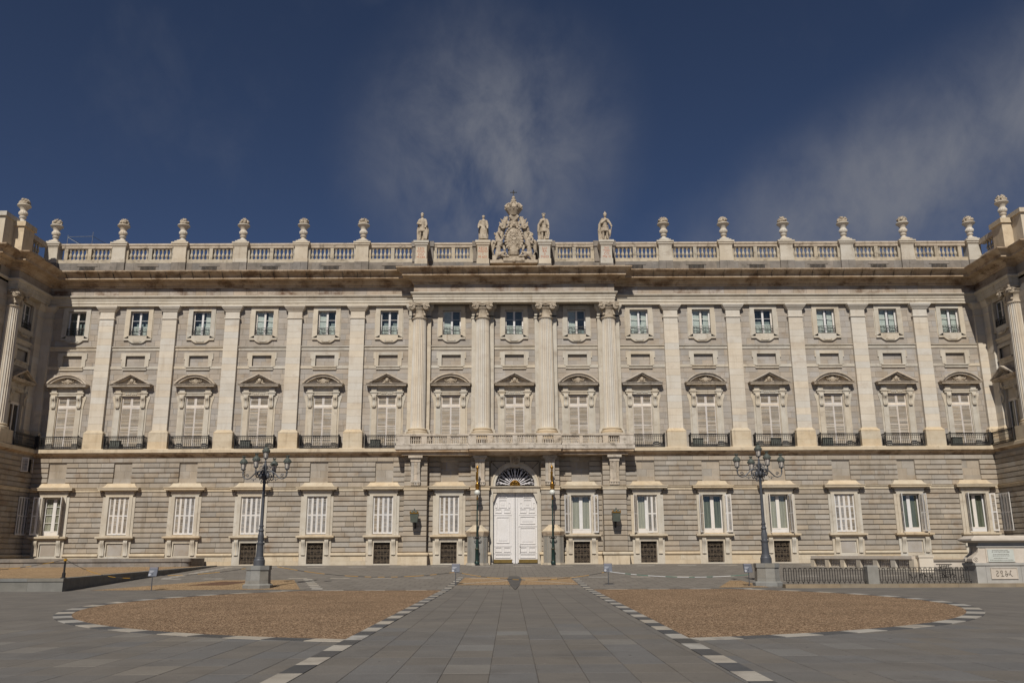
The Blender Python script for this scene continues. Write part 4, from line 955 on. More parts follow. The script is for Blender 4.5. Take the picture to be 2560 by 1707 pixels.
def gw_brk():
    s = MB(); pr = [(0, 2.95), (-.26, 2.95), (-.3, 2.84), (-.28, 2.66), (-.16, 2.5), (-.1, 2.2), (-.08, 1.75), (-.12, 1.66), (-.04, 1.6), (0, 1.6)]
    s.prismx(pr, -.17, .17); s.prismx([(y - .025, z) for y, z in pr[1:8]] + [(0, 1.7), (0, 2.9)], -.05, .05); return s
GRATE = mat('bronzed_iron', S(124, 108, 88), S(92, 80, 66), 8, rough=0.6)
def gw_grate(v):
    s = MB(); y = .06; frame_xz(s, -.7, .7, .88, 2.7, .03, y - .02, y + .02)
    for j in range(1, 5): s.box(-.7 + .28 * j - .012, -.7 + .28 * j + .012, y - .015, y + .015, .9, 2.68)
    for z in (1.3, 1.78, 2.3): s.box(-.68, .68, y - .014, y + .014, z - .012, z + .012)
    for j in range(5):
        for k_ in range(4):
            cx, cz = -.56 + .28 * j, 1.1 + .455 * k_; rr = .10 + .02 * ((j + k_) % 2)
            if (j + k_) % 2: s.tube([(x_, y - .02, z) for x_, z in spiral(cx, cz, .13, 1.5, 1 if j % 2 else -1, 10)], .018, 4)
            else: s.tube([(cx + rr * math.cos(R(a)), y - .02, cz + 1.4 * rr * math.sin(R(a))) for a in range(0, 360, 45)], .018, 4, closed=True); s.ball((cx, y - .02, cz), .045, .03, .06, 6, 4)
    return s
def leaf(w, rows, seed):
    s = MB(); zs = [3.46 + 3.26 * j / rows for j in range(rows + 1)]; n = 2 if w > .6 else 1; pw = w / n
    for k_ in range(n):
        frame_xz(s, k_ * pw + .004, (k_ + 1) * pw - .004, 3.44, 6.72, .085, -.025, .025, .1, .14)
        for z in zs[1:-1]: s.box(k_ * pw + .08, (k_ + 1) * pw - .08, -.024, .024, z - .05, z + .05)
    return s
def leafsl(w, rows, seed):
    s = MB(); n = 2 if w > .6 else 1; pw = w / n; rg_ = random.Random(seed)
    for k_ in range(n):
        for r_ in range(rows):
            z0 = 3.46 + 3.26 * r_ / rows + (.12 if r_ == 0 else .05); z1 = 3.46 + 3.26 * (r_ + 1) / rows - (.10 if r_ == rows - 1 else .05); a = rg_.uniform(13, 24)
            q = leafslats(k_ * pw + .085, (k_ + 1) * pw - .085, z0, z1, int((z1 - z0) / .088), seed + r_ + 7 * k_, (a - 5, a + 5)); s.add(q.v, q.f)
    return s
def sash(bars):
    s = MB(); frame_xz(s, -.87, .87, 3.4, 6.70, .07, .26, .36, .07, .3); s.box(-.10, .10, .24, .36, 3.7, 6.63)
    for sg in (-1, 1):
        a, b = (-.8, -.1) if sg < 0 else (.1, .8); frame_xz(s, a, b, 3.7, 6.63, .05, .25, .34, .06, .1)
        for j in range(1, bars): z = 3.8 + 2.8 * j / bars; s.box(a + .05, b - .05, .28, .33, z - .02, z + .02)
    return s
def curtain(seed):
    s = MB(); rg_ = random.Random(seed); n = 40; V = []
    for j in range(n + 1):
        x = -.84 + 1.68 * j / n; y = .40 + .03 * math.sin(j * 1.9) + rg_.uniform(-.012, .012); V += [(x, y, 3.45), (x, y, 6.7)]
    s.add(V, [(2 * j, 2 * j + 2, 2 * j + 3, 2 * j + 1) for j in range(n)]); return s
SH = {1: ('open', 138, 104, 4, CURT), 9: ('open', 136, 134, 1, CURT), 10: ('open', 118, 0, 1, CURT), 11: ('open', 122, 142, 1, CURTG), 12: ('open', 98, 100, 1, CURT), 13: ('closed', 3), 14: ('open', 100, 108, 1, CURTG), 15: ('open', 98, 158, 1, CURTG)}
def ground_window(loc, rz, cfg, gr, apron=True):
    w = ob('window', cached('ground_window', gw_frame, LIME), P, (loc[0], loc[1] - PL[1], -PL[2]), rz)
    ob('hood', cached('window_hood', gw_hood, TAN), w); ob('sill', cached('window_sill', gw_sill, TAN), w)
    if apron:
        ob('apron', cached('window_apron_%d' % gr, lambda: gw_apron(gr), LIME), w)
        if not gr: ob('apron_panel', cached('apron_panel', lambda: MB().box(-.62, .62, -.105, -.05, 1.66, 2.66), GRAN), w)
        for sg in (-1, 1): ob('bracket', cached('window_bracket', gw_brk, LIME, 40), w, (sg * 1.02, -.22, 0))
        if gr: ob('iron_grate', cached('iron_grate', lambda: gw_grate(0), GRATE), w)
    if cfg[0] == 'open': ob('interior', cached('ground_interior', lambda: MB().add([(-.95, 1.2, 3.2), (.95, 1.2, 3.2), (.95, 1.2, 6.9), (-.95, 1.2, 6.9)], [(0, 1, 2, 3)]), DARK), w)
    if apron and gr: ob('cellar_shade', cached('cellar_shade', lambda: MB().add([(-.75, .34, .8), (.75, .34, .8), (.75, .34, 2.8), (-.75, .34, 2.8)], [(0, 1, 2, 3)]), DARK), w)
    if cfg[0] == 'closed':
        for sg, sx in ((-1, -.86), (1, .002)):
            v = rnd.randrange(5); h = ob('shutter', cached('ground_leaf_%d' % cfg[1], lambda: leaf(.858, cfg[1], 0), WHITE), w, (sx, -.03, 0)); ob('slats', cached('ground_slats_%d_%d' % (cfg[1], v), lambda: leafsl(.858, cfg[1], 300 + 11 * v), SHUT if v % 2 else WHITE), h, kind='stuff')
        ob('backing', cached('ground_backing', lambda: MB().box(-.9, .9, .25, .3, 3.3, 6.75), mat('brown_blind', S(150, 122, 96), S(120, 96, 76), 2) if 'brown_blind' not in MATS else MATS['brown_blind']), w)  # plain brown sheet that shows between the slats
    else:
        _, la, ra, bars, cm = cfg
        ob('sash', cached('sash_%d' % bars, lambda: sash(bars), WHITE), w); ob('pane', cached('sash_pane', lambda: MB().box(-.8, .8, .30, .304, 3.7, 6.63), GLASS), w)
        ob('curtain', cached('curtain_' + cm.name, lambda: curtain(5), cm, 60), w)
        for sg, an in ((-1, la), (1, ra)):
            if an is None: continue
            v = rnd.randrange(5); wd = .858
            h = ob('shutter', cached('ground_leaf_2', lambda: leaf(.858, 2, 0), WHITE), w, (sg * .87, -.06 if an else -.03, 0), (-R(an) if sg < 0 else R(180 + an)))
            ob('slats', cached('ground_slats_2_%d' % v, lambda: leafsl(.858, 2, 300 + 11 * v), SHUT if v % 2 else WHITE), h, kind='stuff')
    return w
for i, x in enumerate(bays):
    if i == 7: continue
    ground_window((x, YG), 0, SH.get(i + 1, ('closed', 2)), int(i + 1 in grate))
s = MB()
for i, x in enumerate(bays):
    if i == 7: continue
    for a, b, c, d in ((-.8, .1, 8.36, 9.0), (.11, .8, 8.36, 9.0), (-.8, -.3, 9.01, 9.68), (-.29, .8, 9.01, 9.68)): s.box(x + a, x + b, YG + .06, YG + .15, c, d)
part('blind_square_stones', s, GRANB, kind='stuff')
# ------------------------------------------------------------------ gate and balcony
CZ = 7.55
arcp = arc(0, CZ, 2.13, 180, 0, 32)
def rectp(x, z):
    dx, dz = x, z - CZ
    k_ = min(2.17 / abs(dx) if abs(dx) > 1e-6 else 1e9, (9.72 - CZ) / dz if dz > 1e-6 else 1e9); return (dx * k_, CZ + dz * k_)
for j in range(8):
    s = MB(); aa = arc(0, CZ, 2.13, 180 - 22.5 * j - .5, 180 - 22.5 * (j + 1) + .5, 5); s.band([rectp(*p) for p in aa], aa, YG - .10, YG + .05); part('voussoir', s, GRANB)
s = MB(); s.band(arc(0, CZ, 1.98, 180, 0, 40), arc(0, CZ, 2.14, 180, 0, 40), YG - .22, YG + .3); s.band(arc(0, CZ, 1.76, 180, 0, 40), arc(0, CZ, 1.98, 180, 0, 40), YG - .16, YG + .3); part('archivolt', s, LIME)
s = MB()
for sg in (-1, 1):
    s.box(min(sg * 1.96, sg * 2.2), max(sg * 1.96, sg * 2.2), YG - .26, YG + .6, .6, 7.1); s.box(min(sg * 2.2, sg * 2.3), max(sg * 2.2, sg * 2.3), YG - .18, YG + .1, .6, 7.1)
s.box(-1.97, 1.97, YG - .24, YG + .6, 6.98, 7.12); s.sweep([(-2.2, YG + .1), (-2.2, YG - .2), (2.2, YG - .2), (2.2, YG + .1)], [(-.5, 7.1), (.05, 7.1), (.07, 7.3), (.14, 7.38), (.22, 7.44), (.22, 7.52), (-.8, 7.56)])
for sg in (-1, 1): s.prism([(sg * 1.97, 7.0), (sg * 1.62, 7.0), (sg * 1.63, 6.85), (sg * 1.72, 6.7), (sg * 1.8, 6.45), (sg * 1.9, 6.2), (sg * 1.97, 6.15)], YG - .15, YG + .3)
part('gate_surround', s, LIME)
s = MB(); s.prism([(-.36, 9.2), (.36, 9.2), (.5, 10.16), (-.5, 10.16)], YG - .38, YG); part('keystone', s, LIME)
s = MB(); s.ball((0, YG - .44, 9.72), .22, .16, .27); s.ball((0, YG - .6, 9.68), .06, .07, .07)
for j in range(10): a = R(-40 + 29 * j); s.ball((.27 * math.cos(a), YG - .4, 9.74 + .3 * math.sin(a)), .1)
for sg in (-1, 1): s.ball((sg * .09, YG - .56, 9.8), .04)
part('keystone_mask', s, SCULP, smooth=60)
fan = ob('fanlight', None, P, W0); fy = YG + .12
WI = mat('white_iron', S(216, 212, 214), S(200, 196, 196), 6, rough=0.5)
s = MB()
for j in range(13):
    a = R(12 + 156 * j / 12); ca, sa = math.cos(a), math.sin(a); thick = j % 2 == 0
    s.tube([(ca * .5, fy, CZ + .02 + sa * .5), (ca * 1.0, fy, CZ + .02 + sa * 1.0), (ca * 1.66, fy, CZ + .02 + sa * 1.66)], .03, 5, [.045, .05 if thick else .03, .022])
    if thick:
        for q in (.85, 1.02): s.ball((ca * q, fy, CZ + sa * q), .07, .05, .07, 6, 5)
    for q, w in ((1.3, .07), (1.42, .07)):
        if thick: s.tube([(ca * (q - .25), fy, CZ + sa * (q - .25)), (math.cos(a + w) * q, fy, CZ + math.sin(a + w) * q), (math.cos(a + w * .8) * 1.58, fy, CZ + math.sin(a + w * .8) * 1.58)], .018, 4); s.tube([(ca * (q - .25), fy, CZ + sa * (q - .25)), (math.cos(a - w) * q, fy, CZ + math.sin(a - w) * q), (math.cos(a - w * .8) * 1.58, fy, CZ + math.sin(a - w * .8) * 1.58)], .018, 4)
for j in range(14):
    a = R(6 + 168 * j / 13); s.tube([(x_, fy, z) for x_, z in spiral(1.60 * math.cos(a), CZ + .02 + 1.60 * math.sin(a), .10, 1.5, 1 if j % 2 else -1, 10)], .018, 4)
s.tube([(x_, fy, z) for x_, z in arc(0, CZ, 1.74, 180, 0, 30)], .02, 4); s.tube([(x_, fy, z) for x_, z in arc(0, CZ, .95, 170, 10, 20)], .016, 4)
ob('iron_rays', (s, WI), fan)
s = MB(); s.tube([(x_, fy - .03, z) for x_, z in arc(0, CZ + .06, .42, 185, -5, 18)], .06, 6); s.tube([(x_, fy - .03, z) for x_, z in arc(0, CZ + .2, .26, 200, -20, 12)], .04, 5)
for sg in (-1, 1): s.tube([(sg * .13 + .09 * math.cos(R(a)), fy - .03, CZ + .3 + .09 * math.sin(R(a))) for a in range(0, 360, 45)], .03, 5, closed=True); s.caps((sg * .34, fy - .03, CZ + .02), (sg * .2, fy - .03, CZ + .2), .05, .03)
s.box(-.42, .42, fy - .06, fy + .02, CZ, CZ + .08); s.box(-.2, .2, fy - .06, fy, CZ + .15, CZ + .2); ob('gilt_boss', (s, GOLD, 50), fan)
s = MB(); s.add([(0, fy + .1, CZ)] + [(x_, fy + .1, z) for x_, z in arc(0, CZ, 1.8, 180, 0, 30)], [tuple(range(32))]); ob('dark_pane', (s, DARK), fan)
DY = YG + .22
def pan(s, x0, x1, z0, z1, d=0):
    frame_xz(s, x0, x1, z0, z1, .05, DY - .075 - d, DY + .01)
    if x1 - x0 > .5 and z1 - z0 > .5 and not d: s.box(x0 + .2, x1 - .2, DY - .05, DY + .01, z0 + .2, z1 - .2)
for sg in (-1, 1):
    s = MB(); a, b = (-1.95, -.02) if sg < 0 else (.02, 1.95)
    s.box(a, b, DY - .02, DY + .06, .92, 7.0)
    e0, e1 = (-1.95, -.3) if sg < 0 else (.3, 1.95)
    m0, m1 = (-1.78, -.42) if sg < 0 else (.42, 1.78)
    s.box(min(sg * .02, sg * .2), max(sg * .02, sg * .2), DY - .10, DY, .86, 6.5)
    for z0, z1 in ((2.3, 2.42), (5.0, 5.1), (1.7, 1.78)): s.box(m0 - .1, m1 + .1, DY - .055, DY, z0, z1)
    pan(s, m0, m1, 1.32, 1.66); pan(s, m0, (m0 + m1) / 2 - .08, 1.84, 2.26); pan(s, (m0 + m1) / 2 + .08, m1, 1.84, 2.26)
    if sg < 0: pan(s, m0 + .1, m1 - .1, 2.6, 4.86)
    else:
        pan(s, m0, m1, 2.5, 3.92); pan(s, m0, m1, 4.24, 4.9); s.box(m0 - .18, m1 + .12, DY - .07, DY, 4.02, 4.12); s.box(m0 - .18, m0 - .135, DY - .068, DY, 1.25, 4.02)
    pan(s, m0, (m0 + m1) / 2 - .1, 5.2, 5.56); pan(s, (m0 + m1) / 2 + .1, m1, 5.2, 5.56); pan(s, m0 + .32, m1 - .32, 5.66, 6.36); pan(s, m0, m0 + .2, 5.66, 6.1); pan(s, m1 - .2, m1, 5.66, 6.1); pan(s, m0 + .32, m1 - .32, 6.5, 6.85)
    d = part('gate_leaf', s, DOORW)
    s = MB(); s.prism([(e0, .9), (e1, .9), (e1, 1.12), (e1 - .05 * sg * (1 if sg > 0 else 1), 1.2), (e0, 1.2)] if sg < 0 else [(e0, .9), (e1, .9), (e1, 1.2), (e0 + .05, 1.2), (e0, 1.12)], DY - .085, DY - .03); ob('brass_plate', (s, BRASS), d)
    if sg > 0:
        s = MB(); s.box(.42, .45, DY - .12, DY - .07, 1.75, 2.1); s.ball((.44, DY - .12, 2.25), .035); s.box(.425, .445, DY - .1, DY - .07, 2.3, 2.5); ob('handle', (s, IRON), d)
s = MB(); s.box(-2.2, 2.2, YG - .3, YG + 1.0, .6, .84); part('threshold', s, DARKG)
# balcony
BP = [(-10.57, 77.7), (-10.57, 75.75), (-4.12, 75.75), (-4.12, 75.42), (4.12, 75.42), (4.12, 75.75), (10.57, 75.75), (10.57, 77.7)]
blc = ob('balcony', None, P, W0)
s = MB(); s.sweep(BP, [(-.5, 10.62), (0, 10.62), (.02, 10.66), (.02, 10.96), (-.5, 11.0)]); s.box(-10.1, 10.1, 76.0, 77.8, 10.64, 10.99); ob('slab', (s, BALC), blc)
s = MB(); s.sweep(BP, [(-.6, 10.14), (-.5, 10.14), (-.44, 10.22), (-.40, 10.3), (-.22, 10.4), (-.08, 10.44), (-.08, 10.56), (-.03, 10.618), (-.6, 10.618)]); s.box(-10.0, 10.0, 76.1, 77.7, 10.16, 10.61); ob('cornice', (s, CORN), blc)
s = MB(); s.sweep(BP, [(-.42, 11.8), (-.08, 11.8), (-.05, 11.88), (-.05, 11.99), (-.45, 11.99)]); ob('top_rail', (s, BALC), blc)
s = MB(); s.sweep(BP, [(-.4, 11.0), (-.08, 11.0), (-.08, 11.14), (-.4, 11.14)]); ob('bottom_rail', (s, BALC), blc)
def bbal():
    s = MB(); s.box(-.06, .06, -.05, .05, 11.14, 11.22); s.lathe([(.045, 11.22), (.07, 11.32), (.04, 11.42), (.035, 11.48), (.07, 11.54), (.035, 11.6), (.06, 11.7), (.06, 11.74)], n=8); s.box(-.075, .075, -.06, .06, 11.74, 11.8); s.box(-.1, .1, -.03, .03, 11.45, 11.5); return s
BB = bbal().mesh('baluster', BALC, 40)
def bline(x0, x1, y):
    n = max(2, round((x1 - x0) / .19))
    for j in range(n): ob('baluster', BB, blc, (x0 + (x1 - x0) * (j + .5) / n, y + .24, 0))
pst = [(-10.5, -9.25), (-8.27, -7.77), (-6.0, -5.7)]
for sg in (-1, 1):
    for a, b in pst: s = MB(); s.box(min(sg * a, sg * b), max(sg * a, sg * b), 75.85, 76.13, 11.1, 11.85); ob('post', (s, BALC), blc)
    for a, b in ((-9.25, -8.27), (-7.77, -6.0), (-5.7, -4.0)): bline(min(sg * a, sg * b), max(sg * a, sg * b), 75.75)
    for a, b in ((-4.1, -3.4), (-2.43, -1.95)): s = MB(); s.box(min(sg * a, sg * b), max(sg * a, sg * b), 75.52, 75.8, 11.1, 11.85); ob('post', (s, BALC), blc)
    for a, b in ((-3.4, -2.43), (-1.95, -.2)): bline(min(sg * a, sg * b), max(sg * a, sg * b), 75.42)
    s = MB(); s.box(sg * 10.3 - .14, sg * 10.3 + .14, 75.9, 77.4, 11.1, 11.82); ob('end_panel', (s, BALC), blc)
s = MB(); s.box(-.2, .2, 75.52, 75.8, 11.1, 11.85); ob('post', (s, BALC), blc)
def bracket():
    s = MB()
    for xx in (-.28, 0, .28): s.prismx([(.3, 7.95), (-.22, 7.95), (-.26, 8.6), (-.42, 9.4), (-.46, 9.62), (.3, 9.62)], xx - .12, xx + .12)
    s.prismx([(.3, 7.95), (-.16, 7.95), (-.2, 8.6), (-.36, 9.4), (-.4, 9.62), (.3, 9.62)], -.4, .4)
    s.box(-.44, .44, -.5, .3, 9.6, 9.82); s.box(-.5, .5, -.55, .3, 9.82, 9.9); s.box(-.62, .62, -.68, .3, 9.94, 10.14); s.box(-.52, .52, -.6, .3, 9.88, 9.96); s.box(-.44, .44, -.26, .3, 7.82, 7.97)
    for j in range(6): s.frus((-.36 + .145 * j, -.18), .055, .06, 7.58, .035, .04, 7.82)
    s.box(-.42, .42, -.1, .3, 7.56, 7.84); return s
for k_, yf in ((-8.79, 76.8), (-3.1, 76.95), (3.1, 76.95), (8.79, 76.8)): ob('bracket', cached('balcony_bracket', bracket, BALC), blc, (k_, yf, 0))
# ------------------------------------------------------------------ end pavilions
for sg in (-1, 1):
    rz = R(90) if sg < 0 else -R(90); fl = lambda y: y if sg < 0 else -y
    s = MB(); a, b = sorted((fl(70.6), fl(78.0)))
    cy = 75.35
    wall_holes(s, a, b, 10.4, 27.4, 0, [(fl(cy) - .86, fl(cy) + .86, 21.56, 23.93), (fl(cy) - .89, fl(cy) + .89, 18.6, 19.64, .16), (fl(cy) - .9, fl(cy) + .9, 11.0, 15.83)], .45)
    ob('pavilion_side_wall', (s, GRAN), P, (sg * XW, -PL[1], -PL[2]), rz); s = MB()
    for (a_, b_, c, d) in stones(a, b, 10.95, 24.33, .54, [(fl(cy) - 1.05, fl(cy) + 1.05, 18.3, 24.4), (fl(cy) - 1.1, fl(cy) + 1.1, 10, 16.9)], .9, 1.5, .02, 200 + sg): s.box(a_, b_, -.03, .05, c, d)
    ob('pavilion_ashlar', (s, GRAN), P, (sg * XW, -PL[1], -PL[2]), rz, kind='stuff')
    for z0, z1 in ((18.5, 19.7),): s = MB(); s.add([(fl(cy) - .95, .17, z0), (fl(cy) + .95, .17, z0), (fl(cy) + .95, .17, z1), (fl(cy) - .95, .17, z1)], [(0, 1, 2, 3)]); ob('blind_back', (s, GRAN), P, (sg * XW, -PL[1], -PL[2]), rz)
    mid_window((sg * XW, cy), rz, 1, 1, shut=False); upper_window((sg * XW, cy), rz, 0)
    ob('blind_panel', cached('blind_panel', bp_frame, LIME), P, (sg * XW, cy - PL[1], -PL[2]), rz)
    s = MB(); a, b = sorted((fl(73.6), fl(76.6))); s.prismx([(0, 20.11), (-.08, 20.14), (-.1, 20.36), (-.2, 20.44), (-.2, 20.52), (0, 20.54)], a, b); s.box(a, b, -.09, 0, 18.1, 18.3); ob('string_course', (s, LIME), P, (sg * XW, -PL[1], -PL[2]), rz)
    # front of the pavilion, mostly outside the frame
    s = MB(); s.box(min(sg * 44.35, sg * 75), max(sg * 44.35, sg * 75), 70.75, 71.5, .3, 27.4); s.box(min(sg * 44.0, sg * 75), max(sg * 44.0, sg * 75), 70.4, 70.9, .3, 10.5)
    for (a_, b_, c, d) in stones(min(sg * 44.4, sg * 60), max(sg * 44.4, sg * 60), 10.95, 24.33, .54, [], .9, 1.5, .02, 220 + sg): s.box(a_, b_, 70.72, 70.8, c, d)
    ob('pavilion_front_wall', (s, GRAN), P, W0)
    s = MB(); a, b = sorted((fl(70.4), fl(77.75))); s.add([(a, 0, .3), (b, 0, .3), (b, 0, 10.5), (a, 0, 10.5)], [(0, 1, 2, 3)]); ob('pavilion_ground_wall', (s, GRANB), P, (sg * XG, -PL[1], -PL[2]), rz); s = MB()
    for rows in (ROWS, ROWS2):
        for q in stones(a, b, 0, 0, 1, [], .9, 1.4, .012, 240 + sg, rows): block(s, q[0], q[1], q[2] + .022, q[3] - .022, -.12, .02)
    ob('pavilion_stones', (s, GRANB), P, (sg * XG, -PL[1], -PL[2]), rz, kind='stuff')
    s = MB(); s.prismx([(y_ - YG, z) for y_, z in SP], a, b); ob('string_course', (s, TAN), P, (sg * XG, -PL[1], -PL[2]), rz); s = MB(); s.prismx([(y_ - YG, z) for y_, z in TO], a, b); s.box(a, b, -.24, 0, .4, 1.5); ob('pavilion_mouldings', (s, TAN), P, (sg * XG, -PL[1], -PL[2]), rz)
    for j in (0, 1):
        h = ob('shutter', cached('ground_leaf_2', lambda: leaf(.858, 2, 0), WHITE), P, (sg * (XG - .2), (76.0 if sg < 0 else 77.75) + j * .86 * (1 if sg < 0 else -1) - PL[1], -PL[2]), rz); ob('slats', cached('ground_slats_2_0', lambda: leafsl(.858, 2, 300), WHITE), h, kind='stuff')
    if sg < 0:
        def sq():
            s = MB(); frame_xz(s, 0, .62, 8.86, 10.1, .08, -.025, .025); q = leafslats(.08, .54, 8.94, 10.02, 12, 3); s.add(q.v, q.f); return s
        for yy, an in ((75.7, 55), (77.6, 150)): ob('square_shutter', cached('square_shutter', sq, WHITE), P, (-XG + .14, yy - PL[1], -PL[2]), R(an))
        s = MB(); s.box(76.3, 77.3, -.13, 0, 8.9, 10.05); ob('small_window', (s, DARK), P, (-XG, -PL[1], -PL[2]), rz)
    # corner railing of the pavilion terrace
    o = ob('balcony_railing', cached('side_rail', lambda: rail_mesh(1.75, .05), IRON), P, (sg * 43.05, 75.55 - PL[1], -PL[2]), rz); ob('bars', cached('side_bars', lambda: rail_bars(1.75, .05), IRON, 50), o, kind='stuff')
    s = MB(); w = (sg * 42.75, sg * 43.1); s.box(min(w), max(w), 77.17, 77.22, 12.02, 12.09); s.box(min(w), max(w), 77.175, 77.215, 11.12, 12.05); ob('railing_link', (s, IRON), P, W0)

# ------------------------------------------------------------------ things on the roof
def urn_bowl():
    s = MB(); s.lathe([(.36, .30), (.36, .38), (.22, .46), (.19, .56), (.30, .66), (.32, .74), (.22, .82), (.30, .9), (.37, 1.02), (.38, 1.16), (.30, 1.28), (.26, 1.36), (.30, 1.48), (.40, 1.62), (.50, 1.74), (.57, 1.78), (.60, 1.84), (.58, 1.9), (.48, 1.92), (.40, 1.9)], n=48, fl=(8, 10), rib=.06, nr=16); return s
def urn_plinth():
    s = MB(); s.box(-.57, .57, -.57, .57, 0, .14); n = 5; V = []
    for j in range(n):
        t_ = j / (n - 1); w = .55 - .19 * t_ ** .5; V += [(-w, -w, .14 + .17 * t_), (w, -w, .14 + .17 * t_), (w, w, .14 + .17 * t_), (-w, w, .14 + .17 * t_)]
    F = [tuple(4 * (n - 1) + i for i in range(4))]
    for j in range(n - 1):
        for k_ in range(4): F.append((j * 4 + k_, j * 4 + (k_ + 1) % 4, j * 4 + 4 + (k_ + 1) % 4, j * 4 + 4 + k_))
    s.add(V, F); return s
def urn_top(v):
    s = MB(); rg_ = random.Random(v); s.ball((0, 0, 2.12), .40, .40, .34)
    for j in range(34):
        a = rg_.uniform(0, 6.28); u = rg_.uniform(-.25, 1); q = math.sqrt(max(0, 1 - u * u)); s.ball((.40 * q * math.cos(a), .40 * q * math.sin(a), 2.12 + .34 * u), rg_.uniform(.08, .15), None, rg_.uniform(.09, .17), 7, 5)
    for j in range(7): a = rg_.uniform(0, 6.28); s.caps((.2 * math.cos(a), .2 * math.sin(a), 2.35), (.28 * math.cos(a), .28 * math.sin(a), 2.5 + rg_.uniform(0, .08)), .06, .02)
    return s
URN = [(-45.0, 73.9, 'pale stone urn of fruit on the left pavilion, highest at the far left'), (-44.6, YB, 'stone urn of fruit at the left inner corner of the roof balustrade'),
       (-6.5 * B, YB, 'stone urn of fruit beside the roof scaffold, first after the left corner'), (-5.5 * B, YB, 'stone urn of fruit, fifth to the left from the left-hand statue'), (-4.5 * B, YB, 'stone urn of fruit, third to the left from the left-hand statue'), (-3.5 * B, YB, 'stone urn of fruit, second to the left from the left-hand statue'), (-2.5 * B, YB, 'stone urn of fruit nearest to the left-hand statue'),
       (2.5 * B, YB, 'stone urn of fruit nearest to the right-hand statue'), (3.5 * B, YB, 'stone urn of fruit, second to the right from the right-hand statue'), (4.5 * B, YB, 'stone urn of fruit, third to the right from the right-hand statue'), (5.5 * B, YB, 'stone urn of fruit, fourth to the right from the right-hand statue'), (6.5 * B, YB, 'stone urn of fruit, fifth to the right from the right-hand statue'),
       (44.6, YB, 'stone urn of fruit at the right inner corner of the roof balustrade'), (45.0, 73.9, 'pale stone urn of fruit on the right pavilion, highest at the far right')]
URN[3] = URN[3][:2] + ('stone urn of fruit, fourth to the left from the left-hand statue',)
for j, (x, y, lb) in enumerate(URN):
    u = thing('stone_urn', lb, 'urn', (x, y, 31.04), rnd.uniform(0, 3), 'stone urns along the roof'); u.rotation_euler = (0, 0, 0)
    ob('plinth', cached('urn_plinth', urn_plinth, LIME), u); ob('bowl', cached('urn_bowl', urn_bowl, LIMEP, 40), u)
    ob('fruit', cached('urn_fruit_%d' % (j % 5), lambda: urn_top(j % 5), SCULP, 50), u, rz=rnd.uniform(0, 6))
# scaffold
sf = thing('roof_scaffold', 'thin galvanised scaffold frame standing on the roof at the left', 'scaffold', (-43.85, 82, 28.4))
s = MB(); z0, z1 = 0, 5.0
for x_, y_, zt in ((-1.2, 0, 4.75), (1.3, 0, 5.05), (0, 2.5, 4.5), (2.6, 2.5, 4.6)): s.tube([(x_, y_, -.8), (x_, y_, zt)], .035, 6)
ob('standards', (s, STEEL), sf); s = MB()
for p, q in (((-1.2, 0, 4.55), (1.3, 0, 4.6)), ((-1.2, 0, 4.55), (0.2, 2.5, 4.0)), ((1.3, 0, 4.6), (2.7, 2.5, 4.05)), ((0, 2.5, 4.15), (2.6, 2.5, 4.2)), ((-1.2, 0, 4.5), (1.0, 0, 3.2))): s.tube([p, q], .025, 6)
ob('ledgers', (s, STEEL), sf)
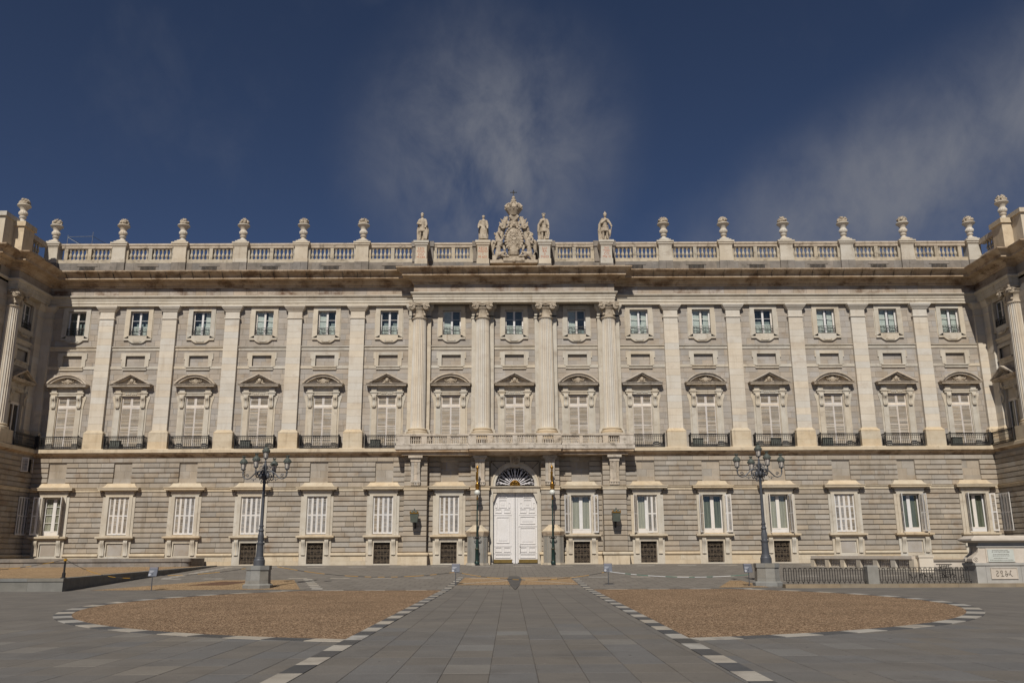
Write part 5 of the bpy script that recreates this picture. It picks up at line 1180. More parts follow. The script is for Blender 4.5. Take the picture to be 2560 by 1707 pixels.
# statues
def statue(i, x, label):
    st = thing('statue', label, 'statue', (x, 77.75, 30.59), 0, 'stone kings on the roof pedestals', scl=(1.12, 1.1, 1.12))
    s = MB(); s.box(-.42, .42, -.38, .38, 0, .14); ob('plinth', (s, SCULP), st)
    b = MB(); H = 2.55; k_ = H / 2.4
    hd = {0: 2.34, 1: 2.2, 2: 2.28, 3: 2.3}[i]; lean = {0: -.02, 1: .02, 2: -.03, 3: .03}[i]
    b.ball((lean, -.06, hd), .125, .14, .17); b.ball((lean, -.19, hd - .01), .03, .04, .04); b.caps((lean, -.02, hd - .25), (lean, -.03, hd - .1), .085, .08)
    b.chain([(lean * .5, 0, hd - .38, .22), (0, 0, hd - .62, .22), (0, 0, hd - .9, .19), (0, 0, hd - 1.08, .24)]); b.ball((-.2, 0, hd - .36), .13); b.ball((.22, 0, hd - .36), .13)
    if i == 1:     # long robe
        b.chain([(0, 0, hd - 1.05, .25), (.02, 0, .9, .26), (.06, 0, .3, .3)]); b.chain([(-.16, -.12, .95, .13), (-.16, -.2, .5, .1), (-.15, -.24, .2, .08)])
        for j in range(9): a = R(200 + 17 * j); b.caps((.22 * math.cos(a), .24 * math.sin(a), 1.1), (.36 * math.cos(a) + .04, .3 * math.sin(a), .2), .05, .06)
        b.caps((-.3, -.12, hd - .7), (.2, -.26, hd - 1.25), .07, .08); b.caps((.2, -.26, hd - 1.25), (.28, -.2, .4), .08, .05)
    else:          # cuirass, kilt, bare legs
        for j in range(13): a = R(j * 360 / 13); b.caps((.18 * math.cos(a), .17 * math.sin(a), hd - 1.0), (.30 * math.cos(a), .25 * math.sin(a), hd - 1.42), .07, .06)
        for sg, fx, fy_ in ((-1, -.17, -.08), (1, .16, -.16)): b.chain([(sg * .13, -.02, hd - 1.3, .14), (sg * .15, -.08, .78, .105), (fx, -.02 + fy_ * .3, .5, .1), (fx, fy_, .22, .065), (fx, fy_ - .14, .16, .06)])
        b.caps((-.2, -.2, hd - 1.0), (.2, -.2, hd - 1.0), .05, .05)
    aL = {0: [(-.24, 0, hd - .38, .12), (-.40, -.04, hd - .70, .10), (-.12, -.28, hd - .82, .07)], 1: [(-.24, 0, hd - .38, .13), (-.36, -.06, hd - .70, .12), (-.4, -.2, hd - .98, .08)], 2: [(-.24, 0, hd - .38, .13), (-.36, -.02, hd - .7, .12), (-.1, -.25, hd - .45, .08)], 3: [(-.24, 0, hd - .38, .13), (-.3, -.12, hd - .68, .1), (.12, -.3, hd - .42, .07)]}[i]
    aR = {0: [(.26, 0, hd - .38, .12), (.36, -.06, hd - .78, .1), (.28, -.22, hd - 1.08, .08)], 1: [(.26, 0, hd - .38, .13), (.36, -.05, hd - .75, .11), (.36, -.2, hd - 1.05, .08)], 2: [(.26, 0, hd - .38, .12), (.36, -.05, hd - .75, .1), (.38, -.15, hd - 1.1, .08)], 3: [(.26, 0, hd - .38, .12), (.44, -.06, hd - .7, .1), (.55, -.16, hd - .98, .08)]}[i]
    b.chain(aL); b.chain(aR)
    for ch in (aL, aR):
        p = ch[-1]
        for q in range(4): b.caps((p[0] + (q - 1.5) * .035, p[1] - .04, p[2]), (p[0] + (q - 1.5) * .035, p[1] - .1, p[2] - .06), .025, .02, 6)
    o = ob('figure', (b, SCULP), st, (0, 0, .1)); remesh(o, .035)
    c = MB(); rg_ = random.Random(i + 5)
    zb = .1; left, right = ((-.44, .5), (-.36, .40), (-.52, .34), (-.56, .3))[i]
    for j in range(12):
        t_ = j / 11; xx = left + (right - left) * t_; zt = hd - .28 - .25 * abs(t_ - .5); c.caps((xx * .5, .14, zt), (xx * .92, .2, 1.1), .09, .10); c.caps((xx * .92, .2, 1.1), (xx * .86, .16, .14 + rg_.uniform(0, .1)), .10, .09)
    if i in (2, 3): c.chain([(-.2, -.02, hd - .32, .12), (-.46, .05, hd - .8, .12), (-.5, .1, 1.0, .1), (-.4, .15, .5, .07)])
    o = ob('cloak', (c, SCULP), st, (0, 0, .1)); remesh(o, .035)
    a = MB()
    h_ = MB()
    if i == 0: h_.prism([(.1, .2), (.42, .2), (.5, .8), (.42, 1.25), (.2, 1.32), (.12, .9)], -.2, -.08); a.lathe([(.13, 0), (.15, .06), (.1, .16), (.03, .22)], (lean, -.04, hd + .1), 12)
    if i == 1: a.lathe([(.13, 0), (.14, .05), (.10, .1)], (lean, -.03, hd + .06), 12)
    if i == 2:
        a.lathe([(.12, 0), (.14, .12)], (lean, -.04, hd + .08), 12)
        for j in range(8): t_ = R(45 * j); a.caps((lean + .13 * math.cos(t_), -.04 + .13 * math.sin(t_), hd + .16), (lean + .14 * math.cos(t_), -.04 + .14 * math.sin(t_), hd + .28), .03, .015)
        h_.prism([(.18, .2), (.4, .2), (.46, .7), (.4, 1.2), (.24, 1.1)], -.2, -.06); h_.caps((.3, -.18, .75), (.24, -.18, .35), .08, .05)
    if i == 3: a.lathe([(.14, 0), (.16, .05), (.15, .14), (.09, .22), (.05, .24), (.06, .3), (.02, .36)], (lean, -.04, hd + .06), 12); h_.caps((.56, -.2, hd - .95), (.36, -.25, .25), .035, .03); h_.caps((.48, -.26, hd - 1.02), (.6, -.16, hd - .96), .03, .03); h_.ball((.4, -.12, .75), .12, .14, .3)
    ob('headgear', (a, SCULP, 50), st, (0, 0, .1))
    if h_.v: ob('sword' if i == 3 else 'shield', (h_, SCULP, 50), st, (0, 0, .1))
statue(0, -1.5 * B, 'leftmost roof statue, a helmeted stone king with arm on chest and shield')
statue(1, -.5 * B, 'robed stone king statue just left of the crowned coat of arms')
statue(2, .5 * B, 'crowned stone king statue in kilt just right of the coat of arms')
statue(3, 1.5 * B, 'rightmost roof statue, a plumed stone king with hand on hip')
# coat of arms
ca_ = thing('coat_of_arms', 'carved stone coat of arms with crown and two griffins on the roof', 'sculpture', (0, 77.55, 28.36))
zx = lambda px, py: ((px - 683) * .00451, 35.87 - py * .00492 - 28.36)
def zc(px, py, y, r): x_, z_ = zx(px, py); return (x_, y, z_, r)
s = MB(); s.box(-2.25, 2.25, -.55, .5, -.05, .25); s.box(-1.0, 1.0, -.65, .5, .1, .42); s.frus((0, .1), 1.9, .35, .25, 1.2, .25, .75); s.ball((0, -.62, .2), .2, .12, .22); ob('base', (s, SCULP), ca_)
s = MB()
x0, z0 = zx(690, 1020); s.ball((x0, .05, z0), .88, .42, 1.25, 20, 14)
for j in range(26): a = R(j * 360 / 26); s.ball((x0 + .86 * math.cos(a), -.18, z0 + 1.2 * math.sin(a)), .12)
for sg in (-1, 1):
    m = lambda px: 683 + sg * (px - 683)
    s.chain([zc(m(1000), 950, .1, .16), zc(m(985), 800, 0, .15), zc(m(960), 730, -.1, .14), zc(m(910), 715, -.2, .13)]); c0 = zx(m(915), 772)
    s.tube([(x_, -.22, z) for x_, z in spiral(c0[0], c0[1], .3, 1.7, sg, 20)], .09, 7)
    s.chain([zc(m(850), 790, -.1, .12), zc(m(790), 750, -.15, .10), zc(m(780), 690, -.15, .09), zc(m(810), 655, -.1, .08)]); c1 = zx(m(800), 700); s.tube([(x_, -.2, z) for x_, z in spiral(c1[0], c1[1], .17, 1.4, -sg, 12)], .06, 6)
    for a_, b_ in (((900, 700), (965, 575)), ((870, 690), (905, 560)), ((930, 720), (1000, 660)), ((850, 660), (885, 525)), ((905, 640), (940, 590)), ((960, 700), (985, 640))): s.caps(zc(m(a_[0]), a_[1], .15, 0)[:3], zc(m(b_[0]), b_[1], .15, 0)[:3], .12, .02)
    s.chain([zc(m(960), 1000, .15, .22), zc(m(930), 850, .2, .25), zc(m(880), 700, .2, .22), zc(m(830), 560, .2, .18)])
    s.chain([zc(m(900), 1180, -.2, .14), zc(m(880), 1240, -.25, .12), zc(m(860), 1320, -.25, .11), zc(m(800), 1400, -.28, .1), zc(m(700), 1430, -.28, .1)])
    for j in range(7): a = R(-90 + sg * (15 + 22 * j)); s.ball((.86 * math.cos(a) * 1.0, -.38, zx(690, 1290)[1] + .62 * math.sin(a)), .085)
x1, z1 = zx(690, 640)
for j in range(7): a = R(36 + 18 * j); s.caps((x1, -.1, z1 - .1), (x1 + .52 * math.cos(a), -.28, z1 + .55 * math.sin(a)), .06, .10)
x2, z2 = zx(690, 735); s.ball((x2, -.3, z2), .2, .16, .24); s.ball((x2, -.46, z2 - .02), .06)
for sg in (-1, 1): s.ball((x2 + sg * .13, -.36, z2 - .14), .08)
s.chain([(0, .25, 1.2, .6), (0, .3, 3.0, .6), (0, .25, 4.6, .45)])
o = ob('cartouche', (s, SCULP), ca_); remesh(o, .03)
s = MB(); rg_ = random.Random(4)                        # heraldic relief on the shield
def relief(px, py): x_, z_ = zx(px, py); dx, dz = (x_ - x0) / .88, (z_ - z0) / 1.25; return (x_, .05 - .42 * math.sqrt(max(.02, 1 - dx * dx - dz * dz)) - .015, z_)
for pts in ([(570, 970), (650, 965), (740, 970), (820, 975)], [(570, 1060), (690, 1055), (810, 1060)], [(690, 830), (690, 960)], [(690, 1060), (690, 1200)], [(600, 900), (660, 895)], [(600, 935), (665, 932)], [(600, 1080), (660, 1160)], [(640, 1075), (690, 1140)], [(720, 1080), (790, 1180)], [(790, 1080), (720, 1180)], [(720, 850), (720, 950)], [(750, 860), (750, 955)], [(780, 880), (780, 955)], [(575, 1015), (655, 1012)]): s.tube([relief(*p) for p in pts], .03, 5)
for j in range(40): px, py = rg_.uniform(570, 810), rg_.uniform(840, 1190); s.ball(relief(px, py), .045, .045, .06, 6, 5)
s.tube([relief(690 + 48 * math.cos(R(a)), 1010 + 52 * math.sin(R(a))) for a in range(0, 360, 30)], .045, 6, closed=True)
ob('shield_relief', (s, SCULP, 60), ca_, kind='stuff')
s = MB()
def zr(py): return 35.87 - py * .00492 - 28.36
s.lathe([(.42, zr(540)), (.6, zr(470)), (.76, zr(420)), (.8, zr(405)), (.72, zr(400)), (.5, zr(440))], (0, -.05, 0), 28)
for j in range(8): a = R(22.5 + 45 * j); s.chain([(.74 * math.cos(a), -.05 + .74 * math.sin(a), zr(395), .1), (.82 * math.cos(a), -.05 + .82 * math.sin(a), zr(365), .13), (.80 * math.cos(a), -.05 + .8 * math.sin(a), zr(345), .07)]); s.chain([(.74 * math.cos(a), -.05 + .74 * math.sin(a), zr(380), .07), (.72 * math.cos(a), -.05 + .72 * math.sin(a), zr(325), .09), (.5 * math.cos(a), -.05 + .5 * math.sin(a), zr(296), .09), (.18 * math.cos(a), -.05 + .18 * math.sin(a), zr(292), .08)])
s.lathe([(.7, zr(400)), (.68, zr(340)), (.5, zr(310)), (.2, zr(295)), (.18, zr(270)), (.2, zr(250)), (.26, zr(225)), (.24, zr(205)), (.14, zr(190)), (.17, zr(172)), (.16, zr(150)), (.11, zr(132)), (.02, zr(122))], (0, -.05, 0), 24, fl=(4, 7), rib=.1, nr=8)
for j in range(12): a = R(30 * j); s.ball((.7 * math.cos(a), -.05 + .7 * math.sin(a), zr(435)), .055)
ob('crown', (s, SCULP, 50), ca_)
s = MB(); cz_ = zr(45)
s.box(-.03, .03, -.08, -.02, zr(125), zr(2)); s.box(-.26, .26, -.08, -.02, cz_ - .03, cz_ + .03); s.tube([(.1 * math.cos(R(a)), -.05, cz_ + .1 * math.sin(R(a))) for a in range(0, 360, 45)], .03, 5, closed=True)
for p in ((-.26, cz_), (.26, cz_), (0, zr(4))): s.ball((p[0], -.05, p[1]), .055)
ob('iron_cross', (s, IRON), ca_)
for sg in (-1, 1):
    m = lambda px: 683 + sg * (683 - px) * -1 if False else 683 + sg * (683 - px)
    g_ = MB()
    g_.chain([zc(m(350), 1330, -.25, .30), zc(m(365), 1200, -.3, .20), zc(m(385), 1120, -.32, .25), zc(m(360), 1040, -.3, .22), zc(m(325), 970, -.28, .18), zc(m(330), 915, -.28, .12), zc(m(365), 898, -.32, .11), zc(m(395), 925, -.36, .07)])
    g_.chain([zc(m(395), 1100, -.4, .13), zc(m(440), 1060, -.45, .09), zc(m(470), 990, -.5, .07), zc(m(490), 970, -.5, .05)])
    g_.chain([zc(m(350), 1350, -.35, .26), zc(m(310), 1430, -.4, .12), zc(m(290), 1490, -.45, .08)]); g_.chain([zc(m(380), 1360, -.35, .2), zc(m(460), 1330, -.5, .16), zc(m(440), 1390, -.5, .1), zc(m(520), 1400, -.55, .08)])
    g_.chain([zc(m(320), 1090, -.1, .12), zc(m(240), 1060, .0, .14), zc(m(220), 1130, .0, .12), zc(m(210), 1240, .05, .06)]); g_.chain([zc(m(320), 1120, -.05, .1), zc(m(270), 1150, 0, .12), zc(m(235), 1280, .05, .05)])
    for j in range(10): g_.ball(zc(m(300 + rg_.uniform(-20, 30)), 930 + j * 22, -.38, 0)[:3], .1)
    for j in range(4): g_.caps(zc(m(400), 1110 + 25 * j, -.5, 0)[:3], zc(m(455), 1100 + 28 * j, -.4, 0)[:3], .035, .03)
    g_.chain([zc(m(330), 1380, 0, .08), zc(m(260), 1330, 0, .06), zc(m(250), 1300, 0, .06)]); g_.box(*sorted((zx(m(230), 0)[0], zx(m(300), 0)[0])), -.4, .3, 0, zx(0, 1370)[1])
    o = ob('griffin', (g_, SCULP), ca_); remesh(o, .03)
# ------------------------------------------------------------------ street furniture
def octo(s, r0, z0, r1, z1, n=8):
    V = [(r0 / math.cos(math.pi / n) * math.cos(R(22.5 + 360 * i / n)), r0 / math.cos(math.pi / n) * math.sin(R(22.5 + 360 * i / n)), z0) for i in range(n)] + [(r1 / math.cos(math.pi / n) * math.cos(R(22.5 + 360 * i / n)), r1 / math.cos(math.pi / n) * math.sin(R(22.5 + 360 * i / n)), z1) for i in range(n)]
    s.add(V, [tuple(range(n - 1, -1, -1)), tuple(range(n, 2 * n))] + [(i, (i + 1) % n, n + (i + 1) % n, n + i) for i in range(n)]); return s
def lantern_parts():
    a = MB()    # frame: base cup and ribs
    a.lathe([(.03, -.02), (.05, .0), (.03, .05), (.05, .1), (.10, .13), (.10, .16)], n=12)
    for j in range(6): t_ = R(60 * j); a.tube([(.095 * math.cos(t_), .095 * math.sin(t_), .15), (.165 * math.cos(t_), .165 * math.sin(t_), .47)], .012, 4)
    for j in range(6): t_ = R(60 * j + 30); a.caps((.1 * math.cos(t_), .1 * math.sin(t_), .14), (.13 * math.cos(t_), .13 * math.sin(t_), .19), .02, .012)
    b = MB(); b.lathe([(.088, .16), (.158, .47)], n=12)
    c = MB(); c.lathe([(.16, .46), (.21, .47), (.215, .53), (.20, .54), (.19, .6), (.15, .66), (.10, .70), (.055, .74), (.055, .78), (.09, .82), (.02, .83)], n=24)
    for j in range(12): t_ = R(30 * j); c.caps((.21 * math.cos(t_), .21 * math.sin(t_), .53), (.22 * math.cos(t_), .22 * math.sin(t_), .57), .02, .01)
    for j in range(6): t_ = R(60 * j); c.caps((.07 * math.cos(t_), .07 * math.sin(t_), .8), (.10 * math.cos(t_), .10 * math.sin(t_), .87), .02, .01)
    return a.mesh('lantern', POST, 40), b.mesh('lantern_glass', LGLASS, 40), c.mesh('lantern_roof', LROOF, 40)
LA, LG, LR = lantern_parts()
def add_lantern(parent, loc):
    o = ob('lantern', LA, parent, loc, scl=(.94, .94, 1.0)); ob('glass', LG, o); ob('roof', LR, o)
def street_lamp(x, y, rot, label):
    t = thing('street_lamp', label, 'street lamp', (x, y, 0), 0, 'five-lantern lamp posts in the forecourt')
    s = MB(); octo(s, .70, 0.0, .70, .20); octo(s, .70, .20, .60, .27); ob('step', (s, GREYG), t)
    for q in range(8):
        a0, a1 = R(-22.5 + 45 * q), R(22.5 + 45 * q)
        for z0, z1, r0, r1 in ((.262, .43, .585, .58), (.434, .94, .58, .56), (.944, 1.16, .60, .60)):
            e = .0035; s = MB(); k0, k1 = r0 / math.cos(R(22.5)), r1 / math.cos(R(22.5))
            A, Bq = a0 + e, a1 - e; V = [(0, 0, z0), (k0 * math.cos(A), k0 * math.sin(A), z0), (k0 * math.cos(Bq), k0 * math.sin(Bq), z0), (0, 0, z1), (k1 * math.cos(A), k1 * math.sin(A), z1), (k1 * math.cos(Bq), k1 * math.sin(Bq), z1)]
            s.add(V, [(0, 2, 1), (3, 4, 5), (0, 1, 4, 3), (1, 2, 5, 4), (2, 0, 3, 5)]); ob('stone', (s, GREYG), t)
    p = MB(); p.lathe([(.285, 1.16), (.285, 1.42), (.27, 1.44), (.24, 1.5), (.245, 1.54), (.22, 1.58), (.19, 1.6), (.17, 2.15), (.175, 2.2), (.2, 2.24), (.2, 2.30), (.15, 2.33), (.14, 2.36), (.145, 2.7), (.13, 2.76), (.115, 2.85), (.13, 2.88), (.15, 2.92), (.13, 2.96), (.10, 3.0), (.098, 3.1), (.12, 3.12), (.12, 3.17), (.09, 3.2), (.085, 3.25), (.068, 5.4), (.08, 5.45), (.09, 5.6), (.075, 5.9), (.085, 6.1), (.075, 6.3), (.05, 6.42), (.07, 6.46), (.04, 6.5)], n=24)
    for k_ in range(10):
        for q in range(12): a = R(30 * q + 15 * (k_ % 2)); p.ball((.142 * math.cos(a), .142 * math.sin(a), 2.4 + .03 * k_), .02, .02, .02, 5, 4)
    ob('post', (p, POST, 35), t)
    for j in range(4):
        a = rot + R(90 * j); ca, sa = math.cos(a), math.sin(a); s = MB()
        prof = [(.06, 5.86), (.12, 5.98), (.3, 6.0), (.5, 5.9), (.68, 5.72), (.82, 5.6), (.95, 5.56), (1.12, 5.62), (1.2, 5.75), (1.2, 5.85)]
        M = lambda u, z, w=0: (ca * u - sa * w, sa * u + ca * w, z)
        s.tube([M(u, z) for u, z in prof], .03, 6, [.04, .038, .036, .034, .032, .03, .03, .03, .03, .035])
        s.tube([M(u, z) for u, z in spiral(.26, 5.76, .2, 1.6, 1, 16)], .026, 5); s.tube([M(u, z) for u, z in spiral(.95, 5.74, .10, 1.3, 1, 12)], .02, 5)
        s.tube([M(u, z) for u, z in spiral(.2, 6.14, .14, 1.4, -1, 14)], .022, 5); s.tube([M(.45, 5.66), M(.52, 5.54), M(.6, 5.6), M(.7, 5.54), M(.76, 5.62)], .016, 5); s.ball(M(.61, 5.5), .03, .03, .05)
        s.tube([M(.1, 5.6), M(.16, 5.45), M(.2, 5.36), M(.16, 5.32), M(.12, 5.36)], .025, 5, [.03, .028, .025, .02, .016]); s.lathe([(.02, 5.83), (.055, 5.86), (.03, 5.9), (.03, 5.93)], M(1.2, 0), 10)
        s.ball(M(.17, 5.72), .11, .11, .16)
        ob('arm', (s, POST, 50), t); add_lantern(t, M(1.2, 5.92))
    add_lantern(t, (0, 0, 6.5)); return t
street_lamp(-13.38, 45.7, R(-6.7), 'slate grey five-lantern lamp post on a stone base, left of the gate')
street_lamp(12.75, 45.8, R(4), 'slate grey five-lantern lamp post on a stone base, beside the iron fence')
# green and gilt lamps by the gate
def gate_lamp(x, y, label):
    g0 = gz(y); t = thing('gate_lamp', label, 'street lamp', (x, y, g0), 0, 'gilded green lamps at the gate')
    s = MB(); s.lathe([(.21, .1), (.21, .3), (.18, .34), (.17, .38), (.16, .45), (.15, 1.3), (.18, 1.34), (.12, 1.45), (.11, 1.5), (.105, 2.0), (.09, 2.1), (.08, 2.2), (.07, 3.7), (.10, 3.76), (.06, 3.85), (.055, 5.5), (.05, 5.9)], n=20)
    ob('post', (s, GREEN, 40), t); s = MB()
    for z, r_ in ((.42, .175), (.36, .19), (1.33, .2), (1.37, .17), (1.45, .14)): s.lathe([(r_ - .03, z - .02), (r_, z), (r_ - .03, z + .02)], n=16)
    s.lathe([(.06, 5.5), (.075, 5.6), (.06, 5.7), (.06, 6.0)], n=12); ob('gilt_bands', (s, GOLD, 40), t, kind='stuff'); s = MB()
    for sg in (-1, 1): s.tube([(sg * .05, 0, 2.25), (sg * .18, 0, 2.2), (sg * .28, 0, 2.28), (sg * .28, 0, 2.38), (sg * .22, 0, 2.4)], .035, 6); s.ball((sg * .12, -.04, 2.3), .07)
    s.ball((0, -.05, 2.3), .1); ob('crosspiece', (s, IRON, 50), t)
    s = MB(); s.ball((0, -.06, 6.12), .26, .26, .25, 20, 14); ob('globe', (s, MILK, 60), t); s = MB()
    s.lathe([(.16, 6.34), (.18, 6.4), (.12, 6.48), (.16, 6.6), (.14, 6.75), (.17, 6.82), (.1, 6.9), (.07, 7.0), (.06, 7.4), (.085, 7.5), (.06, 7.6), (.08, 7.75), (.07, 7.9), (.05, 8.0), (.10, 8.06), (.05, 8.1), (.11, 8.2), (.12, 8.28), (.07, 8.4), (.02, 8.5)], n=16, fl=(2, 17), rib=.12, nr=6)
    s.tube([(-.08, -.03, 7.1), (-.11, -.05, 7.4), (-.08, -.05, 7.7), (-.1, -.04, 7.9)], .045, 6); ob('gilt_finial', (s, GOLD, 50), t)
gate_lamp(-3.3, 75.75, 'dark green lamp with gilt top and white globe left of the gate')
gate_lamp(3.22, 75.75, 'dark green lamp with gilt top and white globe right of the gate')
# faceted stone pedestals at the gate
for sg, side in ((-1, 'left'), (1, 'right')):
    t = thing('guard_pedestal', 'grey faceted stone block with tan cap behind the gate lamp, %s side' % side, 'pedestal', (sg * 3.3, 76.9, .72), 0, 'stone pedestals flanking the gate')
    pl = [(-.9, .1), (-.9, -.35), (-.5, -.8), (.5, -.8), (.9, -.35), (.9, .1)]
    def pr(k_, z0, z1, k2=None, drop=0):
        k2 = k2 or k_; s = MB(); n = 6; s.add([(x * k_, y * k_, z0) for x, y in pl] + [(x * k2, y * k2 + drop, z1) for x, y in pl], [tuple(range(n - 1, -1, -1)), tuple(range(n, 2 * n))] + [(i, (i + 1) % n, n + (i + 1) % n, n + i) for i in range(n)]); return s
    ob('foot', (pr(1.08, 0, .2), LIME), t); ob('shaft', (pr(.96, .2, 2.42), GREYG), t)
    for q in (-.5, -.06, .06, .5):
        pass
    s = pr(1.0, 2.42, 2.5, 1.02); ob('neck', (s, GRANB), t); ob('cap_moulding', (pr(1.02, 2.5, 2.8, 1.14), CORN), t); ob('cap_edge', (pr(1.14, 2.8, 2.88), TAN), t); ob('cap', (pr(1.08, 2.88, 3.4, .42, .02), TAN), t)
    s = MB()
    for (xa, ya), (xb, yb) in zip(pl, pl[1:]):
        for f in (.12, .88):
            x, y = xa + (xb - xa) * f, ya + (yb - ya) * f; s.box(x * .965 - .012, x * .965 + .012, y * .965 - .012, y * .965 + .012, .25, 2.4)
    ob('edge_fillets', (s, GRANB), t, kind='stuff')
# wall lanterns
for sg, lb in ((-1, 'gilt-topped square wall lantern on the pier left of the gate'), (1, 'gilt-topped square wall lantern on the pier right of the gate')):
    t = thing('wall_lantern', lb, 'lantern', (sg * 8.75 + .0, 76.79, 4.1), 0, 'wall lanterns beside the gate')
    s = MB(); s.tube([(0, 0, -.1), (0, -.3, -.05), (0, -.6, .1), (0, -.7, .3)], .05, 6); s.tube([(0, 0, .5), (0, -.35, .45), (0, -.7, .3)], .03, 6); s.box(-.08, .08, -.04, 0, -.25, .6); ob('bracket', (s, IRON), t)
    s = MB(); yc = -.82; s.frus((0, yc), .27, .27, .3, .34, .34, .98); ob('panes', (s, mat('dim_lantern_glass', S(86, 90, 80), S(74, 78, 70), 3, rough=0.3) if 'dim_lantern_glass' not in MATS else MATS['dim_lantern_glass']), t)
    s = MB(); s.box(-.3, .3, yc - .3, yc + .3, .26, .31)
    for a in (-1, 1):
        for b in (-1, 1): s.tube([(a * .275, yc + b * .275, .3), (a * .345, yc + b * .345, 1.0)], .02, 4)
    s.frus((0, yc), .36, .36, 1.06, .12, .12, 1.28); s.ball((0, yc, 1.34), .07); s.caps((0, yc, 1.34), (0, yc, 1.46), .03, .01); ob('frame', (s, LROOF), t)
    s = MB(); frame_xz(s, -.36, .36, .98, 1.06, .02, yc - .37, yc + .37); s.box(-.36, .36, yc - .375, yc - .35, .97, 1.07); s.box(-.375, -.35, yc - .36, yc + .36, .97, 1.07); s.box(.35, .375, yc - .36, yc + .36, .97, 1.07)
    for j in (-.34, -.02, .3): s.ball((j + .02, yc - .36, 1.12), .05, .03, .08)
    ob('gilt_trim', (s, GOLD), t)
# information signs
def sign(x, y, h, ang, label):
    t = thing('information_sign', label, 'sign', (x, y, gz(y)), ang, 'grey information signs'); s = MB(); s.tube([(0, 0, 0), (0, 0, h - .3)], .022, 8); s.box(-.30, .30, -.16, .16, 0, .015); ob('stand', (s, POST), t)
    P3 = lambda u, v, d: (u, .0 - v * .35 - d, h - .46 + v * .93 if False else h - .42 + v)
    tl = .28
    def plate(u0, u1, v0, v1, d0, d1):
        q = MB(); f = lambda u, v, d: (u, v * tl - d, h - .45 + v); q.add([f(u0, v0, d0), f(u1, v0, d0), f(u1, v1, d0), f(u0, v1, d0), f(u0, v0, d1), f(u1, v0, d1), f(u1, v1, d1), f(u0, v1, d1)], [(0, 1, 2, 3), (4, 7, 6, 5), (0, 4, 5, 1), (1, 5, 6, 2), (2, 6, 7, 3), (3, 7, 4, 0)]); return q
    ob('panel', (plate(-.22, .22, 0, .44, -.03, .03), SIGND), t); ob('face', (plate(-.215, .205, .005, .365, .03, .036), SIGNM), t); ob('header', (plate(-.20, .19, .385, .425, .03, .034), mat('header_print', S(130, 128, 136), None) if 'header_print' not in MATS else MATS['header_print']), t)
    q = MB()
    for u0, u1, v in ((-.18, .04, .25), (-.18, -.02, .20)): z = plate(u0, u1, v, v + .018, .036, .039); q.add(z.v, z.f)
    ob('printed_lines', (q, PRINT), t); q = MB(); q.lathe([(.052, 0), (.052, .003)], n=20); q.v = [(x_ - .15, (.085 + y_) * tl - .036 - z_, h - .45 + .085 + y_) for x_, y_, z_ in q.v]; ob('pictogram', (q, PRINT), t)
    z = plate(-.162, -.14, .06, .11, .040, .042); ob('arrow', (z, SIGND), t); return t
sign(-18.2, 44.2, 1.13, R(-4), 'grey information sign near the retaining wall at the left')
sign(-3.4, 47.9, 1.10, R(0), 'grey information sign left of the central path, near the gate')
sign(4.75, 47.4, 1.10, R(0), 'grey information sign right of the central path, tied with green tape')
sign(11.75, 45.6, 1.12, R(8), 'grey information sign just left of the right lamp post')
# ropes and tape
def rope(p, q, sag, cols, label, seg=.34, r_=.013, name='barrier_rope'):
    t = thing(name, label, 'rope' if name == 'barrier_rope' else 'tape', p); p, q = Vector(p), Vector(q); ln = (q - p).length; n = max(8, int(ln / seg)) ; ms = [MB() for _ in cols]; rg_ = random.Random(int(ln * 100)); c0 = 0; i = 0
    f = lambda u: tuple((p.lerp(q, u) - Vector((0, 0, 4 * sag * u * (1 - u)))) - p)
    while i < n:
        w = min(rg_.choice((1, 1, 2, 2, 3)), n - i); ms[c0 % len(cols)].tube([f((i + k_ * .5) / n) for k_ in range(2 * w + 1)], r_, 5); i += w; c0 += 1
    for k_, (m_, c) in enumerate(zip(ms, cols)): ob('strand', (m_, c), t, kind='stuff')
rope((-22.5, 44.0, 1.52), (-18.2, 44.2, .72), .42, (BLK, YEL), 'yellow and black rope from the black post to the left sign')
rope((-22.5, 44.0, 1.52), (-34, 47.5, 1.5), .55, (BLK, YEL), 'yellow and black rope from the black post off to the left edge')
rope((-18.2, 44.2, .72), (-13.6, 45.9, 1.1), .12, (BLK, YEL), 'yellow and black rope between the left sign and the left lamp post')
rope((-12.5, 45.9, 1.1), (-3.4, 47.9, .75), .38, (YEL, BLK), 'yellow and black rope between the left lamp post and the path sign')
rope((-3.4, 47.9, .75), (4.75, 47.4, .75), .42, (BLK, YEL), 'yellow and black rope hanging across the central path')
rope((4.75, 47.4, .75), (11.75, 45.6, .6), .2, (TWHT, TGRN), 'white and green striped tape between the two right-hand signs', .3, .014, 'barrier_tape')
t = thing('barrier_post', 'black barrier post with rope on the corner of the raised gravel', 'post', (-22.5, 44.0, .62))
s = MB(); s.lathe([(.14, 0), (.14, .03), (.08, .05), (.08, .26), (.05, .28)], n=14); ob('foot', (s, BLK, 40), t); s = MB(); s.lathe([(.045, .26), (.045, .92), (.055, .95)], n=12); ob('pole', (s, BLK, 40), t); s = MB(); [s.tube([(.065 * math.cos(R(a)), .065 * math.sin(R(a)), .84 + .03 * k_) for a in range(0, 360, 45)], .022, 5, closed=True) for k_ in range(3)]; ob('rope_wrap', (s, YEL), t)
